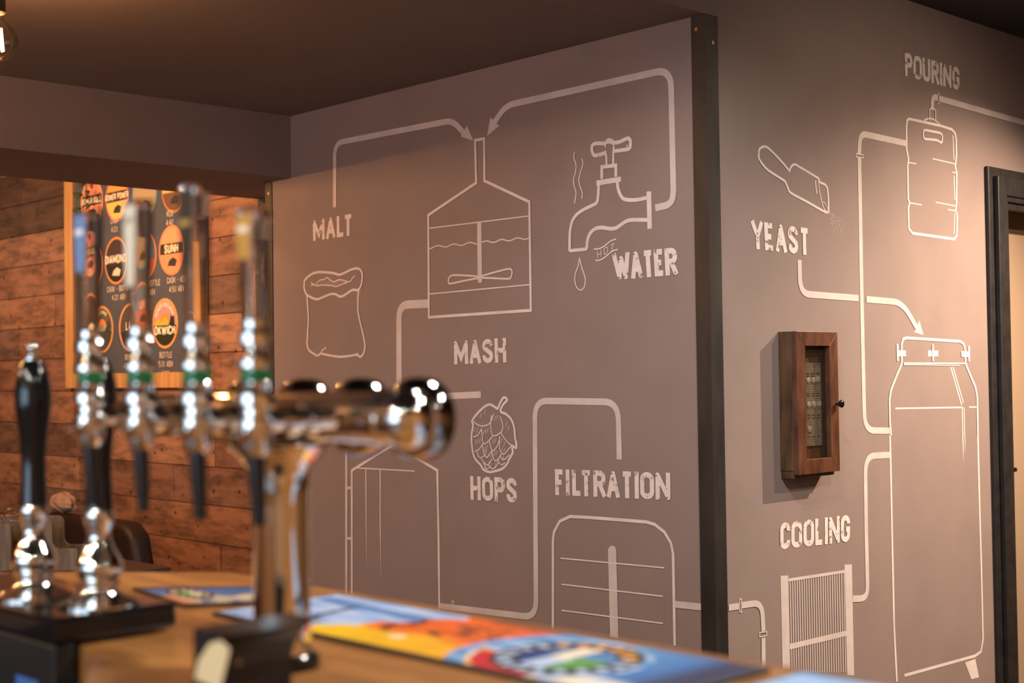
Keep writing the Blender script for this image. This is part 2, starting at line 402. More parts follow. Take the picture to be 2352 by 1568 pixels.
# stroke alphabet: skeletons in a unit box, relative width
AR = lambda cx, cy, rx, ry, a0, a1, n=8: [(cx + rx * math.cos(math.radians(a0 + (a1 - a0) * k / n)), cy + ry * math.sin(math.radians(a0 + (a1 - a0) * k / n))) for k in range(n + 1)]
OVAL = AR(.5, .78, .5, .22, 180, 0) + AR(.5, .22, .5, .22, 0, -180) + [(0, .78)]
FONT = {
 'A': (1, [[(0, 0), (.5, 1), (1, 0)], [(.18, .3), (.82, .3)]]),
 'B': (.95, [[(0, 0), (0, 1), (.6, 1)] + AR(.6, .77, .4, .23, 90, -90) + [(0, .54)], [(.6, .54)] + AR(.6, .27, .4, .27, 90, -90) + [(0, 0)]]),
 'C': (.95, [[(1, .72), (1, .78)] + AR(.5, .78, .5, .22, 0, 180) + AR(.5, .22, .5, .22, 180, 360) + [(1, .28)]]),
 'D': (.95, [[(0, 0), (0, 1), (.5, 1)] + AR(.5, .75, .5, .25, 90, 0) + AR(.5, .25, .5, .25, 0, -90) + [(0, 0)]]),
 'E': (.8, [[(1, 1), (0, 1), (0, 0), (1, 0)], [(0, .5), (.8, .5)]]),
 'F': (.72, [[(1, 1), (0, 1), (0, 0)], [(0, .5), (.8, .5)]]),
 'G': (.95, [[(1, .72), (1, .78)] + AR(.5, .78, .5, .22, 0, 180) + AR(.5, .22, .5, .22, 180, 360) + [(1, .46), (.58, .46)]]),
 'H': (1, [[(0, 0), (0, 1)], [(1, 0), (1, 1)], [(0, .5), (1, .5)]]),
 'I': (0.0, [[(.5, 0), (.5, 1)]]),
 'K': (1, [[(0, 0), (0, 1)], [(1, 1), (0, .42)], [(.3, .6), (1, 0)]]),
 'L': (.78, [[(0, 1), (0, 0), (1, 0)]]),
 'M': (1.4, [[(0, 0), (0, 1), (.5, .2), (1, 1), (1, 0)]]),
 'N': (1.15, [[(0, 0), (0, 1), (1, 0), (1, 1)]]),
 'O': (1.08, [OVAL]), '0': (.9, [OVAL]),
 'P': (.95, [[(0, 0), (0, 1), (.6, 1)] + AR(.6, .74, .4, .26, 90, -90) + [(0, .48)]]),
 'R': (1, [[(0, 0), (0, 1), (.6, 1)] + AR(.6, .75, .4, .25, 90, -90) + [(0, .5)], [(.5, .5), (1, 0)]]),
 'S': (.9, [[(1, .74), (1, .78)] + AR(.5, .78, .5, .22, 0, 180, 6) + [(.05, .66), (.95, .36)] + AR(.5, .22, .5, .22, 0, -180, 6) + [(0, .28)]]),
 'T': (.95, [[(0, 1), (1, 1)], [(.5, 1), (.5, 0)]]),
 'U': (1, [[(0, 1), (0, .22)] + AR(.5, .22, .5, .22, 180, 360) + [(1, 1)]]),
 'V': (1, [[(0, 1), (.5, 0), (1, 1)]]),
 'W': (1.75, [[(0, 1), (.25, 0), (.5, .85), (.75, 0), (1, 1)]]),
 'Y': (1, [[(0, 1), (.5, .45), (1, 1)], [(.5, .45), (.5, 0)]]),
 '1': (.3, [[(0, .8), (1, 1), (1, 0)]]), '2': (.9, [AR(.5, .75, .5, .25, 160, -20) + [(0, 0), (1, 0)]]), '4': (.95, [[(.75, 0), (.75, 1), (0, .3), (1, .3)]]),
 '5': (.9, [[(1, 1), (.1, 1), (0, .55), (.5, .6)] + AR(.5, .3, .5, .3, 90, -150)]), '6': (.9, [AR(.5, .28, .5, .28, 180, -180, 10) + [(0, .5), (.3, .9), (.8, 1)]]),
 '.': (0.0, [[(.5, 0), (.5, .08)]]), '%': (1, [[(0, 0), (1, 1)], [(.1, .8), (.1, 1)], [(.9, 0), (.9, .2)]]), '-': (.6, [[(0, .5), (1, .5)]]), '&': (.9, [OVAL]),
}
def lay(text, tw, gap, sp=.45):
    """start and skeleton width of each letter in units of the letter height; tw = stroke"""
    x = 0; out = []; pv = ''
    for ch in text:
        if ch == ' ': x += sp; pv = ''; continue
        if pv + ch == 'LT': x -= tw * .9
        if pv + ch == 'IL': x += tw * .35
        wd_, sk = FONT[ch]; ww = wd_ * 0.46; out.append((x + tw / 2, ww, sk)); x += ww + tw + gap; pv = ch
    return out, x - gap
def word(wall, text, quad, zoom, tw=0.205, gap=0.085, mt=None, mot=None, wscale=1.0):
    q = [(zoom[0] + x / zoom[2], zoom[1] + y / zoom[2]) for x, y in quad]
    c = [Vector(P2(wall, p)) for p in q]       # TL TR BR BL on the wall
    L, tot = lay(text, tw, gap)
    hgt = ((c[0] - c[3]).length + (c[1] - c[2]).length) / 2
    M = mot or Motif(wall, 'painted_lettering', 'distressed white painted word %s' % text)
    mb = M._m(mt or M_letter)
    def mp(u, v): return (c[3] * (1 - u) + c[2] * u) * (1 - v) + (c[0] * (1 - u) + c[1] * u) * v
    for x, ww, sk in L:
        for pl in sk:
            pts = [mp((x + p[0] * ww) / tot, tw / 2 + p[1] * (1 - tw)) if True else 0 for p in pl]
            # let straight ends reach the cap height and the base line
            pts = [Vector(p) for p in pts]
            if len(pts) > 1:
                for e, n_ in ((0, 1), (-1, -2)):
                    d = (pts[e] - pts[n_]).normalized(); vv = pl[e][1]
                    if abs(d.y) > .5 and (vv < .02 or vv > .98): pts[e] = pts[e] + d * (tw * hgt / 2)
            ribbon(mb, pts, tw * hgt * wscale, lambda p, e: P3(wall, p, 0.0007 + e))
    if mot is None: M.done()
word('A', 'MALT', [(208, 234), (537, 180), (537, 356), (212, 404)], ZA2)
word('A', 'MASH', [(1363, 1222), (1792, 1196), (1797, 1396), (1367, 1413)], ZA2)
word('A', 'WATER', [(773, 1128), (1322, 1075), (1332, 1308), (795, 1358)], ZA3, tw=.21, gap=.06)
word('A', 'HOPS', [(190, 1232), (522, 1246), (526, 1425), (194, 1402)], ZA4)
word('A', 'FILTRATION', [(800, 1182), (1630, 1208), (1632, 1406), (804, 1368)], ZA4)
word('B', 'POURING', [(1222, 336), (1576, 436), (1576, 582), (1227, 488)], ZB1)
word('B', 'YEAST', [(186, 132), (573, 188), (577, 368), (196, 322)], ZB2)
word('B', 'COOLING', [(360, 555), (804, 500), (804, 672), (362, 722)], ZB3)
# malt pipe, water pipe with arrowheads
m_ = Motif('A', 'painted_pipe', 'white painted pipe with an arrowhead from MALT to the vessel neck')
m_.stroke([(769.5, 476), (769.5, 329), (1040, 276.5), (1067, 306)], PW, r=.05, mt=M_pipe).fill([(1087.4, 322.6), (1072.6, 288.4), (1058.5, 313.7)], M_pipe).done()
m_ = Motif('A', 'painted_pipe', 'white painted pipe with an arrowhead from the tap to the vessel neck')
m_.stroke([(1506, 478), (1547.5, 468), (1541, 158), (1163, 242), (1134, 283)], PW, r=.055, mt=M_pipe).fill([(1119.4, 311.7), (1126.7, 270), (1147, 289)], M_pipe).done()
m_ = Motif('A', 'painted_pipe', 'white painted pipe leaving the foot of the mash vessel')
m_.stroke([(985, 697), (917, 700), (917, 985)], 0.029, r=.05, mt=M_pipe).done()
m_ = Motif('A', 'painted_pipe', 'short white painted pipe end above the hop cone')
m_.stroke([(1105, 906), (1012, 910), (1006, 995)], 0.022, r=.06, mt=M_pipe).done()
m_ = Motif('A', 'painted_pipe', 'white painted pipe bent over beside the hop cone down to FILTRATION')
m_.stroke([(1423, 1055), (1420, 923), (1229, 920), (1232, 1418), (1010, 1391)], PW, r=.055, mt=M_pipe)
m_.stroke([(1039, 1380), (1043, 1380), (1043, 1402), (1039, 1402)], .003, closed=True, off=.0012).done()
# mash vessel
m_ = Motif('A', 'painted_mash_vessel', 'white line drawing of a bottle-necked mash vessel with a stirrer')
m_.stroke([(1092, 322), (1112.7, 318.5), (1113.5, 415), (1216.5, 463.5), (1220, 712.5), (985.8, 728.5), (984.5, 494), (1094.5, 420)], .0098, closed=True)
m_.stroke([(987, 524.2), (1216, 496)], .0042).stroke([(988, 675), (1219, 653.5)], .0045)
wv = []
for k in range(49):
    t = k / 48; wv.append((986.5 + t * 229, 568.5 - t * 22.5 + 2.6 * math.sin(t * 6.3 * 2 * PI + 1.2)))
m_.stroke(wv, .0042)
m_.stroke([(1101.3, 510), (1102.6, 646)], .021, mt=M_pipe).fill([(1102.6 + 4.6 * math.cos(a_ * PI / 8), 646 + 3.5 * math.sin(a_ * PI / 8)) for a_ in range(16)], M_pipe)
m_.stroke([(1102, 635), (1078, 633), (1042, 632), (1032, 638), (1031, 648), (1036, 651), (1070, 644), (1102, 638)], .006, smooth=True)
m_.stroke([(1103, 635), (1130, 627), (1165, 618), (1175, 619), (1177, 628), (1173, 638), (1163, 640), (1130, 638.5), (1103, 637.5)], .006, smooth=True).done()
# malt sack
m_ = Motif('A', 'painted_malt_sack', 'white line drawing of an open grain sack')
m_.stroke([(140, 770), (145, 725), (190, 682), (245, 660), (315, 660), (385, 668), (428, 680), (470, 665), (520, 640), (570, 628), (602, 640), (616, 680), (612, 745), (595, 790), (570, 806), (540, 803), (500, 825), (465, 850), (432, 858), (398, 840), (360, 838), (310, 856), (250, 880), (200, 866), (160, 840), (145, 805)], .0092, smooth=True, closed=True, zoom=ZA2)
m_.stroke([(163, 850), (170, 940), (176, 1050), (169, 1150), (162, 1240), (178, 1295), (212, 1322), (248, 1341), (275, 1325), (320, 1334), (380, 1345), (440, 1351), (520, 1343), (570, 1334), (602, 1351), (628, 1318), (638, 1260), (625, 1175), (602, 1080), (582, 980), (578, 890), (584, 812)], .0085, smooth=True, zoom=ZA2)
m_.stroke([(275, 1325), (288, 1298), (319, 1275)], .006, smooth=True, zoom=ZA2).stroke([(570, 1334), (578, 1318)], .006, zoom=ZA2)
m_.stroke([(195, 745), (215, 758), (240, 768), (290, 765), (340, 766), (375, 770), (402, 776), (450, 758), (490, 742), (520, 733), (538, 705), (557, 693)], .005, smooth=True, zoom=ZA2)
m_.stroke([(240, 766), (245, 745), (275, 722), (300, 720), (325, 704), (350, 720), (380, 738), (420, 722), (455, 724), (500, 738)], .005, smooth=True, zoom=ZA2)
m_.stroke([(195, 772), (222, 755)], .004, zoom=ZA2)
for k in range(15):
    x = 250 + k * 16; m_.stroke([(x, 762), (x + 14, 728 + 5 * math.sin(k))], .0022, zoom=ZA2)
m_.done()
# water tap
m_ = Motif('A', 'painted_tap', 'white line drawing of a garden tap above the word WATER')
Z = ZA3
m_.stroke([(717, 186), (640, 184), (607, 196), (598, 225), (606, 268), (624, 288), (660, 281), (712, 265)], .0115, smooth=True, zoom=Z)
m_.stroke([(716, 185), (725, 165), (745, 155), (770, 165), (788, 178), (830, 172), (880, 150), (908, 141), (926, 158), (928, 205), (915, 230), (870, 240), (788, 250)], .0115, smooth=True, zoom=Z)
m_.stroke([(712, 222), (718, 190), (745, 178), (775, 188), (786, 212), (780, 240)], .005, smooth=True, zoom=Z).stroke([(710, 245), (720, 300), (723, 368)], .0075, smooth=True, zoom=Z).stroke([(784, 215), (780, 290), (780, 365)], .0075, smooth=True, zoom=Z)
m_.stroke([(902, 195), (895, 215)], .005, zoom=Z).stroke([(682, 488), (682, 386), (803, 372), (803, 470)], .011, zoom=Z)
m_.fill([(636, 502), (845, 468), (847, 511), (636, 547)], zoom=Z)
m_.stroke([(655, 540), (652, 620), (640, 688), (600, 716), (530, 750), (470, 792), (430, 850), (412, 930), (408, 1010), (408, 1108)], .0105, smooth=True, zoom=Z)
m_.stroke([(408, 1105), (556, 1089)], .0105, zoom=Z)
m_.stroke([(553, 1095), (556, 1030), (576, 965), (620, 918), (680, 905), (760, 915), (810, 906), (870, 865), (930, 841), (1075, 840)], .0115, smooth=True, zoom=Z)
m_.stroke([(815, 515), (825, 580), (850, 638), (880, 663), (950, 670), (1005, 664), (1072, 650)], .0115, smooth=True, zoom=Z)
m_.fill([(1065, 597), (1105, 594), (1111, 913), (1073, 918)], zoom=Z)
m_.stroke([(453, 255), (444, 300), (460, 370), (455, 430), (438, 500), (448, 560), (461, 610), (448, 700)], .0042, smooth=True, zoom=Z)
m_.stroke([(511, 315), (520, 360), (500, 430), (486, 500), (500, 560), (516, 610), (512, 658)], .0042, smooth=True, zoom=Z)
m_.stroke([(492, 1168), (482, 1230), (457, 1300), (453, 1360), (468, 1415), (498, 1440), (530, 1415), (540, 1350), (525, 1290), (505, 1230)], .0045, smooth=True, closed=True, zoom=Z).done()
m_ = Motif('A', 'painted_lettering', 'small thin white handwritten word HOT on a banner')
m_.stroke([(614, 1088), (660, 1086), (710, 1060), (760, 1020), (806, 1005)], .0042, smooth=True, zoom=Z).stroke([(628, 1184), (660, 1186), (710, 1160), (770, 1110), (822, 1092)], .0042, smooth=True, zoom=Z)
word('A', 'HOT', [(640, 1112), (795, 1036), (785, 1098), (648, 1172)], Z, tw=.11, gap=.28, mt=M_line, mot=m_); m_.done()
# hop cone
m_ = Motif('A', 'painted_hop_cone', 'white line drawing of a hop cone above the word HOPS')
Z = ZA4
m_.stroke([(205, 832), (240, 783), (290, 735), (330, 717), (368, 735), (388, 745), (408, 700), (430, 668), (450, 672), (455, 688), (428, 718), (410, 765), (452, 788), (490, 830), (508, 890), (515, 960), (521, 1027), (490, 1016), (496, 1060), (476, 1100), (455, 1145), (420, 1180), (370, 1196), (330, 1203), (285, 1185), (265, 1150), (235, 1120), (215, 1080), (202, 1000), (202, 930), (212, 865)], .0085, smooth=True, closed=True, zoom=Z)
for pl in ([(208, 832), (240, 860), (282, 872), (332, 850), (342, 795)], [(360, 785), (338, 850), (352, 940), (410, 918), (425, 870), (405, 800)], [(410, 915), (440, 965), (480, 1005), (521, 1027)],
           [(212, 950), (245, 937), (275, 890)], [(274, 895), (278, 950), (290, 1000), (320, 982), (350, 945)], [(222, 1055), (255, 1037), (284, 990)], [(328, 985), (342, 1035), (358, 1050), (390, 1005), (405, 945)],
           [(280, 1010), (286, 1060), (310, 1098), (346, 1050)], [(402, 975), (405, 1040), (432, 1076), (470, 1035), (492, 1012)], [(240, 1058), (262, 1100), (300, 1080)], [(345, 1055), (355, 1100), (375, 1122), (405, 1090), (416, 1060)],
           [(268, 1105), (290, 1132), (318, 1152), (348, 1108)], [(408, 1085), (420, 1110), (445, 1108), (472, 1078)], [(322, 1150), (350, 1180), (380, 1160), (398, 1115)], [(285, 1135), (308, 1180), (335, 1165)], [(395, 1130), (415, 1150), (440, 1135)]):
    m_.stroke(pl, .0042, smooth=True, zoom=Z)
for (x, y) in ((225, 880), (245, 885), (290, 900), (305, 890), (320, 885), (235, 970), (250, 965), (265, 960), (300, 1015), (315, 1010), (360, 965), (375, 960), (345, 1070), (420, 960), (440, 985), (250, 1060), (300, 1040), (310, 1045), (370, 1055), (385, 1045), (425, 1020), (440, 1030), (330, 1120), (300, 1150), (345, 1140), (375, 1135), (430, 1090), (355, 800), (375, 800), (390, 790), (470, 870), (455, 840), (270, 780), (300, 755)):
    m_.stroke([(x, y), (x - 9, y + 34)], .0022, zoom=Z)
m_.done()
# copper
m_ = Motif('A', 'painted_copper', 'white line drawing of a tall pitched vessel with a side pipe')
m_.stroke([(808.6, 1400), (808.6, 1080), (905, 1020), (1005, 1080), (1008, 1240), (1010, 1430)], .0098)
m_.stroke([(796, 1036), (796, 1400)], .013, mt=M_pipe).stroke([(798, 1120), (809, 1120)], .010, mt=M_pipe).stroke([(798, 1236), (809, 1236)], .010, mt=M_pipe)
m_.stroke([(822, 1074.3), (953, 1081.6)], .0045).stroke([(841, 1077), (841.5, 1190), (843, 1300)], [.006, .005, .0008]).stroke([(874, 1078), (874, 1210), (875.5, 1322)], [.006, .005, .0008])
m_.done()
m_ = Motif('A', 'painted_pipe', 'white painted upright pipe just right of the chrome column')
m_.stroke([(702, 1110), (704, 1380)], .016, mt=M_pipe).stroke([(704, 1330), (713, 1330), (713, 1336), (704, 1337)], .003).done()
# filter vessel
m_ = Motif('A', 'painted_filter_tank', 'white line drawing of a round-shouldered tank under FILTRATION')
m_.stroke([(1365, 1330), (1365, 640), (1372, 590), (1408, 525), (1470, 496), (1600, 503), (1940, 530), (1990, 545), (2050, 592), (2090, 660), (2103, 725), (2106, 900), (2113, 1290)], .0098, zoom=ZA5)
m_.stroke([(1728, 697), (1742, 1240)], .033, zoom=ZA5, mt=M_pipe).fill([(1728 + 23 * math.cos(a_ * PI / 8), 699 + 24 * math.sin(a_ * PI / 8)) for a_ in range(16)], M_pipe, zoom=ZA5)
for a_, b_ in (((1412, 752), (2048, 811)), ((1417, 912), (2040, 986)), ((1418, 1072), (2040, 1152))): m_.stroke([a_, b_], .0045, zoom=ZA5)
m_.stroke([(2113, 1034), (2290, 1053)], .0195, zoom=ZA5, mt=M_pipe).done()
# right wall: keg with its pipes
m_ = Motif('B', 'painted_pipe', 'white painted pipe from the keg neck running off beside POURING')
Z = ZB1
m_.stroke([(1400, 706), (1404, 624), (1438, 628)], .0215, r=.045, zoom=Z, mt=M_pipe).stroke([(1446, 634), (1994, 790), (2300, 877)], .0215, zoom=Z, mt=M_pipe).stroke([(1437, 600), (1446, 603), (1447, 668), (1437, 664)], .003, closed=True, zoom=Z).done()
m_ = Motif('B', 'painted_keg', 'white line drawing of a keg with a slotted handle under POURING')
m_.stroke([(1384, 775), (1384, 706), (1403, 694), (1422, 710), (1422, 778)], .0055, zoom=Z).stroke([(1343, 778), (1372, 764), (1402, 764), (1435, 785), (1457, 808)], .005, smooth=True, zoom=Z)
m_.stroke([(1252, 764), (1460, 810), (1528, 832), (1550, 858), (1557, 900), (1558, 1000), (1550, 1070), (1560, 1110), (1558, 1310), (1552, 1350), (1563, 1385), (1560, 1510), (1545, 1538), (1275, 1500), (1252, 1470), (1248, 1335), (1257, 1305), (1247, 1280), (1244, 1070), (1249, 1022), (1237, 960), (1236, 810), (1240, 775)], .0092, closed=True, zoom=Z)
m_.stroke([(1350, 838), (1400, 845), (1455, 858), (1466, 880), (1461, 916), (1430, 902), (1390, 897), (1352, 892), (1343, 865)], .0085, smooth=True, closed=True, zoom=Z)
for a_, b_, ww in (((1405, 1020), (1550, 1054), .004), ((1248, 1045), (1299, 1053), .004), ((1424, 1300), (1556, 1325), .004), ((1258, 1304), (1336, 1318), .004), ((1533, 1107), (1557, 1112), .004), ((1503, 1347), (1556, 1357), .004), ((1536, 868), (1542, 1026), .006), ((1543, 1130), (1547, 1285), .006), ((1547, 1370), (1543, 1502), .006)):
    m_.stroke([a_, b_], ww, zoom=Z)
m_.done()
m_ = Motif('B', 'painted_pipe', 'long white painted pipe from the keg down to the big churn')
m_.stroke([(2080, 329), (1975.5, 306), (1973, 354)], .0205, r=.05, mt=M_pipe).stroke([(1973.5, 362), (1979, 690), (1985.5, 988), (2046, 989)], .0205, r=.055, mt=M_pipe).stroke([(1965, 353), (1982, 356), (1982, 363), (1965, 360)], .003, closed=True, off=.0012).done()
# scoop of yeast
m_ = Motif('B', 'painted_scoop', 'white line drawing of a tilted scoop spilling yeast grains')
m_.stroke([(286, 990), (292, 957), (325, 943), (360, 965), (430, 1037), (470, 1085), (482, 1099), (488, 1080), (503, 1062), (522, 1060), (560, 1080), (650, 1134), (672, 1150), (680, 1172), (715, 1190), (730, 1230), (735, 1350), (722, 1365), (700, 1357), (600, 1300), (495, 1243), (475, 1215), (455, 1170), (430, 1150), (345, 1095), (302, 1047), (289, 1018)], .0078, smooth=True, closed=True, zoom=Z)
m_.stroke([(670, 1160), (678, 1225), (690, 1290), (705, 1340), (722, 1360)], .004, smooth=True, zoom=Z).stroke([(650, 1160), (655, 1215), (660, 1245)], .006, smooth=True, zoom=Z).stroke([(697, 1298), (715, 1312), (730, 1345)], .003, smooth=True, zoom=Z)
for k in range(110):
    t = rng.random(); x = 735 + t * 80 * rng.random() + t * 30; y = 1352 + t * 180 * (0.4 + .6 * rng.random())
    if k > 98: x += 45; y += 60
    m_.fill([(x, y), (x + 2.6, y + .8), (x + 2.2, y + 3.6), (x - .4, y + 2.8)], zoom=Z)
m_.done()
Z = ZB2
m_ = Motif('B', 'painted_pipe', 'white painted pipe from YEAST with an arrowhead at the churn lid')
m_.stroke([(510, 397), (514, 622), (904, 652)], .0205, r=.055, zoom=Z, mt=M_pipe).stroke([(955, 659), (1195, 680), (1293, 852)], .0205, r=.06, zoom=Z, mt=M_pipe).fill([(1338, 898), (1310, 800), (1274, 880)], M_pipe, zoom=Z).done()
m_ = Motif('B', 'painted_churn', 'white line drawing of a tall clamped churn beside the door')
m_.stroke([(1192, 1085), (1191, 960), (1200, 925), (1222, 917), (1580, 940), (1605, 958), (1615, 1000), (1616, 1085), (1650, 1170), (1682, 1245), (1694, 1310), (1699, 1567)], .0098, zoom=Z)
m_.stroke([(1192, 1085), (1150, 1185), (1118, 1268), (1109, 1330), (1112, 1480), (1120, 1567)], .0098, zoom=Z)
m_.stroke([(1205, 1085), (1612, 1087)], .005, zoom=Z).stroke([(1205, 1095), (1580, 1100)], .0035, zoom=Z)
m_.stroke([(1162, 958), (1164, 1072)], .012, zoom=Z).stroke([(1170, 1020), (1218, 1020)], .02, zoom=Z).stroke([(1638, 970), (1640, 1075)], .012, zoom=Z).stroke([(1588, 1024), (1634, 1026)], .02, zoom=Z)
m_.stroke([(1398, 958), (1400, 1072)], .011, zoom=Z).stroke([(1368, 1020), (1436, 1020)], .02, zoom=Z)
m_.stroke([(1150, 1387), (1400, 1383), (1600, 1380)], .0055, zoom=Z).stroke([(1642, 1378), (1692, 1378)], .005, zoom=Z)
m_.stroke([(1520, 1112), (1592, 1365)], .007, zoom=Z).stroke([(1534, 1110), (1604, 1350)], .006, zoom=Z).stroke([(1596, 1380), (1600, 1567)], .007, zoom=Z).stroke([(1608, 1380), (1612, 1567)], .005, zoom=Z)
Z = ZB3
m_.stroke([(1520, -5), (1522, 60), (1524, 165)], [.007, .006, .001], zoom=Z).stroke([(1533, -5), (1535, 50), (1534, 115)], [.005, .004, .001], zoom=Z)
m_.stroke([(1059, -5), (1064, 200), (1072, 600), (1085, 1200), (1103, 1560)], .0105, zoom=Z)
m_.stroke([(1616, -5), (1626, 400), (1640, 900), (1649, 1290), (1636, 1368), (1598, 1396), (1150, 1520)], .0105, zoom=Z).fill([(1535, 1437), (1600, 1415), (1624, 1532), (1575, 1545)], zoom=Z).done()
m_ = Motif('B', 'painted_pipe', 'white painted pipe from the churn down to the cooler')
m_.stroke([(1059, 122), (902, 130), (908, 600), (918, 1030), (822, 1034)], .0205, r=.055, zoom=Z, mt=M_pipe).done()
m_ = Motif('B', 'painted_cooler', 'white drawing of a finned cooler under COOLING')
m_.fill([(365, 888), (414, 886), (426, 1480), (378, 1480)], M_pipe, zoom=Z).fill([(770, 818), (817, 815), (832, 1520), (788, 1520)], M_pipe, zoom=Z)
m_.stroke([(413, 915), (773, 860)], .009, zoom=Z, mt=M_pipe).stroke([(420, 1338), (783, 1252)], .0165, zoom=Z, mt=M_pipe)
for k in range(24):
    t = (k + .5) / 24; m_.stroke([(417 + t * 355, 915 - t * 54), (429 + t * 355, 1500)], .0032, zoom=Z)
m_.done()
m_ = Motif('B', 'painted_pipe', 'white painted elbow pipe from the steel corner down past the cooler')
m_.stroke([(36, 1090), (100, 1080)], .0185, zoom=Z, mt=M_pipe).stroke([(119, 1075), (246, 1056), (255, 1240)], .0185, r=.05, zoom=Z, mt=M_pipe).stroke([(255, 1280), (257, 1500)], .0185, zoom=Z, mt=M_pipe)
m_.stroke([(104, 1035), (116, 1035), (117, 1118), (105, 1118)], .003, closed=True, zoom=Z).stroke([(231, 1248), (276, 1242), (276, 1267), (231, 1276)], .003, closed=True, zoom=Z).done()

# ------------------------------------------------------------------ steel corner angles
def angle(name, prof, z0, z1, label, screws):
    o = MB().prism(prof, z0, z1).build(name, M_steel, bevel=.0015)
    tag(o, label, 'corner trim'); o['kind'] = 'thing'
    for p, ax in screws:
        s = MB().lathe([(.0055, -.001), (.0055, .0015), (.0025, .0015), (.0025, .0002), (0.0005, .0002)], p, ax, 14).build('screw', M_brass, o, smooth=30)
    return o
a = .050
angle('corner_angle', [(-a, -.004), (.004, -.004), (.004, a), (.0005, a), (.0005, -.0005), (-a, -.0005)], 0.0, ZC - .001, 'tall black steel corner angle where the two mural walls meet',
      [((-.030, -.0045, 2.385), 'y'), ((.0045, .025, 2.345), 'x')])
angle('corner_angle', [(XA - .004, -.004), (XA + .042, -.004), (XA + .042, -.0005), (XA - .0005, -.0005), (XA - .0005, .05), (XA - .004, .05)], 0.0, ZB - .001, 'narrow black steel angle on the left end of the MALT mural wall',
      [((XA + .022, -.0045, 2.140), 'y')])
angle('corner_angle', [(XB0 - .004, .256), (XB0 + .05, .256), (XB0 + .05, .2595), (XB0 - .0005, .2595), (XB0 - .0005, .31), (XB0 - .004, .31)], 0.0, ZB - .001, 'second steel angle just behind, at the recess by the plank wall',
      [((XB0 + .025, .2555, 2.145), 'y')])

# ------------------------------------------------------------------ door on the right
def doorpart(name, y0, y1, z1, dx0, dx1, mt, parent=None):
    """an upside-down U of section dx0..dx1 by y0..y1 round the doorway"""
    a0, a1 = y0, y1; t = a1 - a0
    b0, b1 = DY0 + DY1 - a1, DY0 + DY1 - a0
    mb = MB(); zt = z1
    mb.add([(dx, y, z) for dx in (dx0, dx1) for (y, z) in ((a0, 0), (a1, 0), (a1, zt - t), (b0, zt - t), (b0, 0), (b1, 0), (b1, zt), (a0, zt))],
           [(0, 1, 2, 7), (2, 3, 6, 7), (3, 4, 5, 6), (8, 15, 10, 9), (10, 15, 14, 11), (11, 14, 13, 12)] + [(i, (i + 1) % 8, 8 + (i + 1) % 8, 8 + i) for i in range(8)])
    return mb.build(name, mt, parent, bevel=.003)
door = struct(MB().box((-.16, DY0 + .03, .01), (-.12, DY1 - .03, DZ - .03)).build('door_1', M_door))
MB().tube([(-.118, DY0 + .10, 1.03), (-.075, DY0 + .10, 1.03), (-.068, DY0 + .11, 1.03), (-.068, DY0 + .22, 1.03)], .009).build('door_handle', M_black, door, smooth=40)
struct(doorpart('trim_1', 1.598, 1.745, 2.142, .0004, .016, M_doorframe))
f_ = doorpart('trim_2', 1.632, 1.70, 2.108, .016, .036, M_doorframe); struct(f_)
struct(doorpart('trim_3', 1.690, 1.72, 2.05, .012, .028, M_doorframe))
struct(doorpart('door_jamb', DY0 - .001, DY0 + .03, DZ, -.20, .0, M_doorframe))

# ------------------------------------------------------------------ key box on the right wall
kb = empty('wall_cabinet', (0, .318, 1.10), 'small dark wooden cabinet with wire mesh front on the right mural wall', 'cabinet')
w0, hb = .212, .432
c = MB(); c.box((.0004, 0, .022), (.047, .012, hb)); c.box((.0004, w0 - .012, .022), (.047, w0, hb)); c.box((.0004, .0121, hb - .014), (.047, w0 - .0121, hb)); c.box((.0004, .0121, .022), (.047, w0 - .0121, .036)); c.box((.0004, .0121, .0361), (.006, w0 - .0121, hb - .0141))
MB().box((.0062, .013, .037), (.0064, w0 - .013, hb - .015)).build('amber_back', mat('amber_lit_tint', (0.30, 0.13, 0.02), .5), kb)  # amber light on the inner back, put into this thin sheet's colour
c.build('body', M_boxwood, kb, bevel=.001, fix=False)
MB().box((.0004, .002, 0), (.045, w0 + .002, .021)).build('bottom_rail', M_boxwood, kb, bevel=.0015)
dr = []
fw = .043
y0_, y1_, z0_, z1_ = -.001, w0 + .001, .012, hb
d0 = None
for nm, poly in (('top', [(y0_, z1_), (y1_, z1_), (y1_ - fw, z1_ - fw), (y0_ + fw, z1_ - fw)]), ('bottom', [(y0_, z0_), (y1_, z0_), (y1_ - fw, z0_ + fw), (y0_ + fw, z0_ + fw)]),
                 ('left', [(y0_, z0_), (y0_, z1_), (y0_ + fw, z1_ - fw), (y0_ + fw, z0_ + fw)]), ('right', [(y1_, z0_), (y1_, z1_), (y1_ - fw, z1_ - fw), (y1_ - fw, z0_ + fw)])):
    p = MB().prism(poly, .0475, .066, 'x')
    if d0 is None: d0 = p
    else: d0.add(p.v, p.f)
dd = d0.build('door', M_redwood, kb, bevel=.0012, fix=False)
k = MB().lathe([(.004, 0), (.004, .010), (.011, .013), (.012, .019), (.008, .023), (.001, .024)], (.066, y1_ - .012, .215), 'x', 20).build('knob', M_black, dd, smooth=40)
g = MB(); gy0, gy1, gz0, gz1 = y0_ + fw, y1_ - fw, z0_ + fw, z1_ - fw
n = int((gy1 - gy0) / .0066)
for i in range(1, n + 1): yy = gy0 + (gy1 - gy0) * i / (n + 1); g.box((.0500, yy - .0004, gz0), (.0509, yy + .0004, gz1))
n = int((gz1 - gz0) / .0072)
for i in range(1, n + 1): zz = gz0 + (gz1 - gz0) * i / (n + 1); g.box((.0492, gy0, zz - .0004), (.0501, gy1, zz + .0004))
g.build('wire_mesh', M_wire, dd, fix=False)
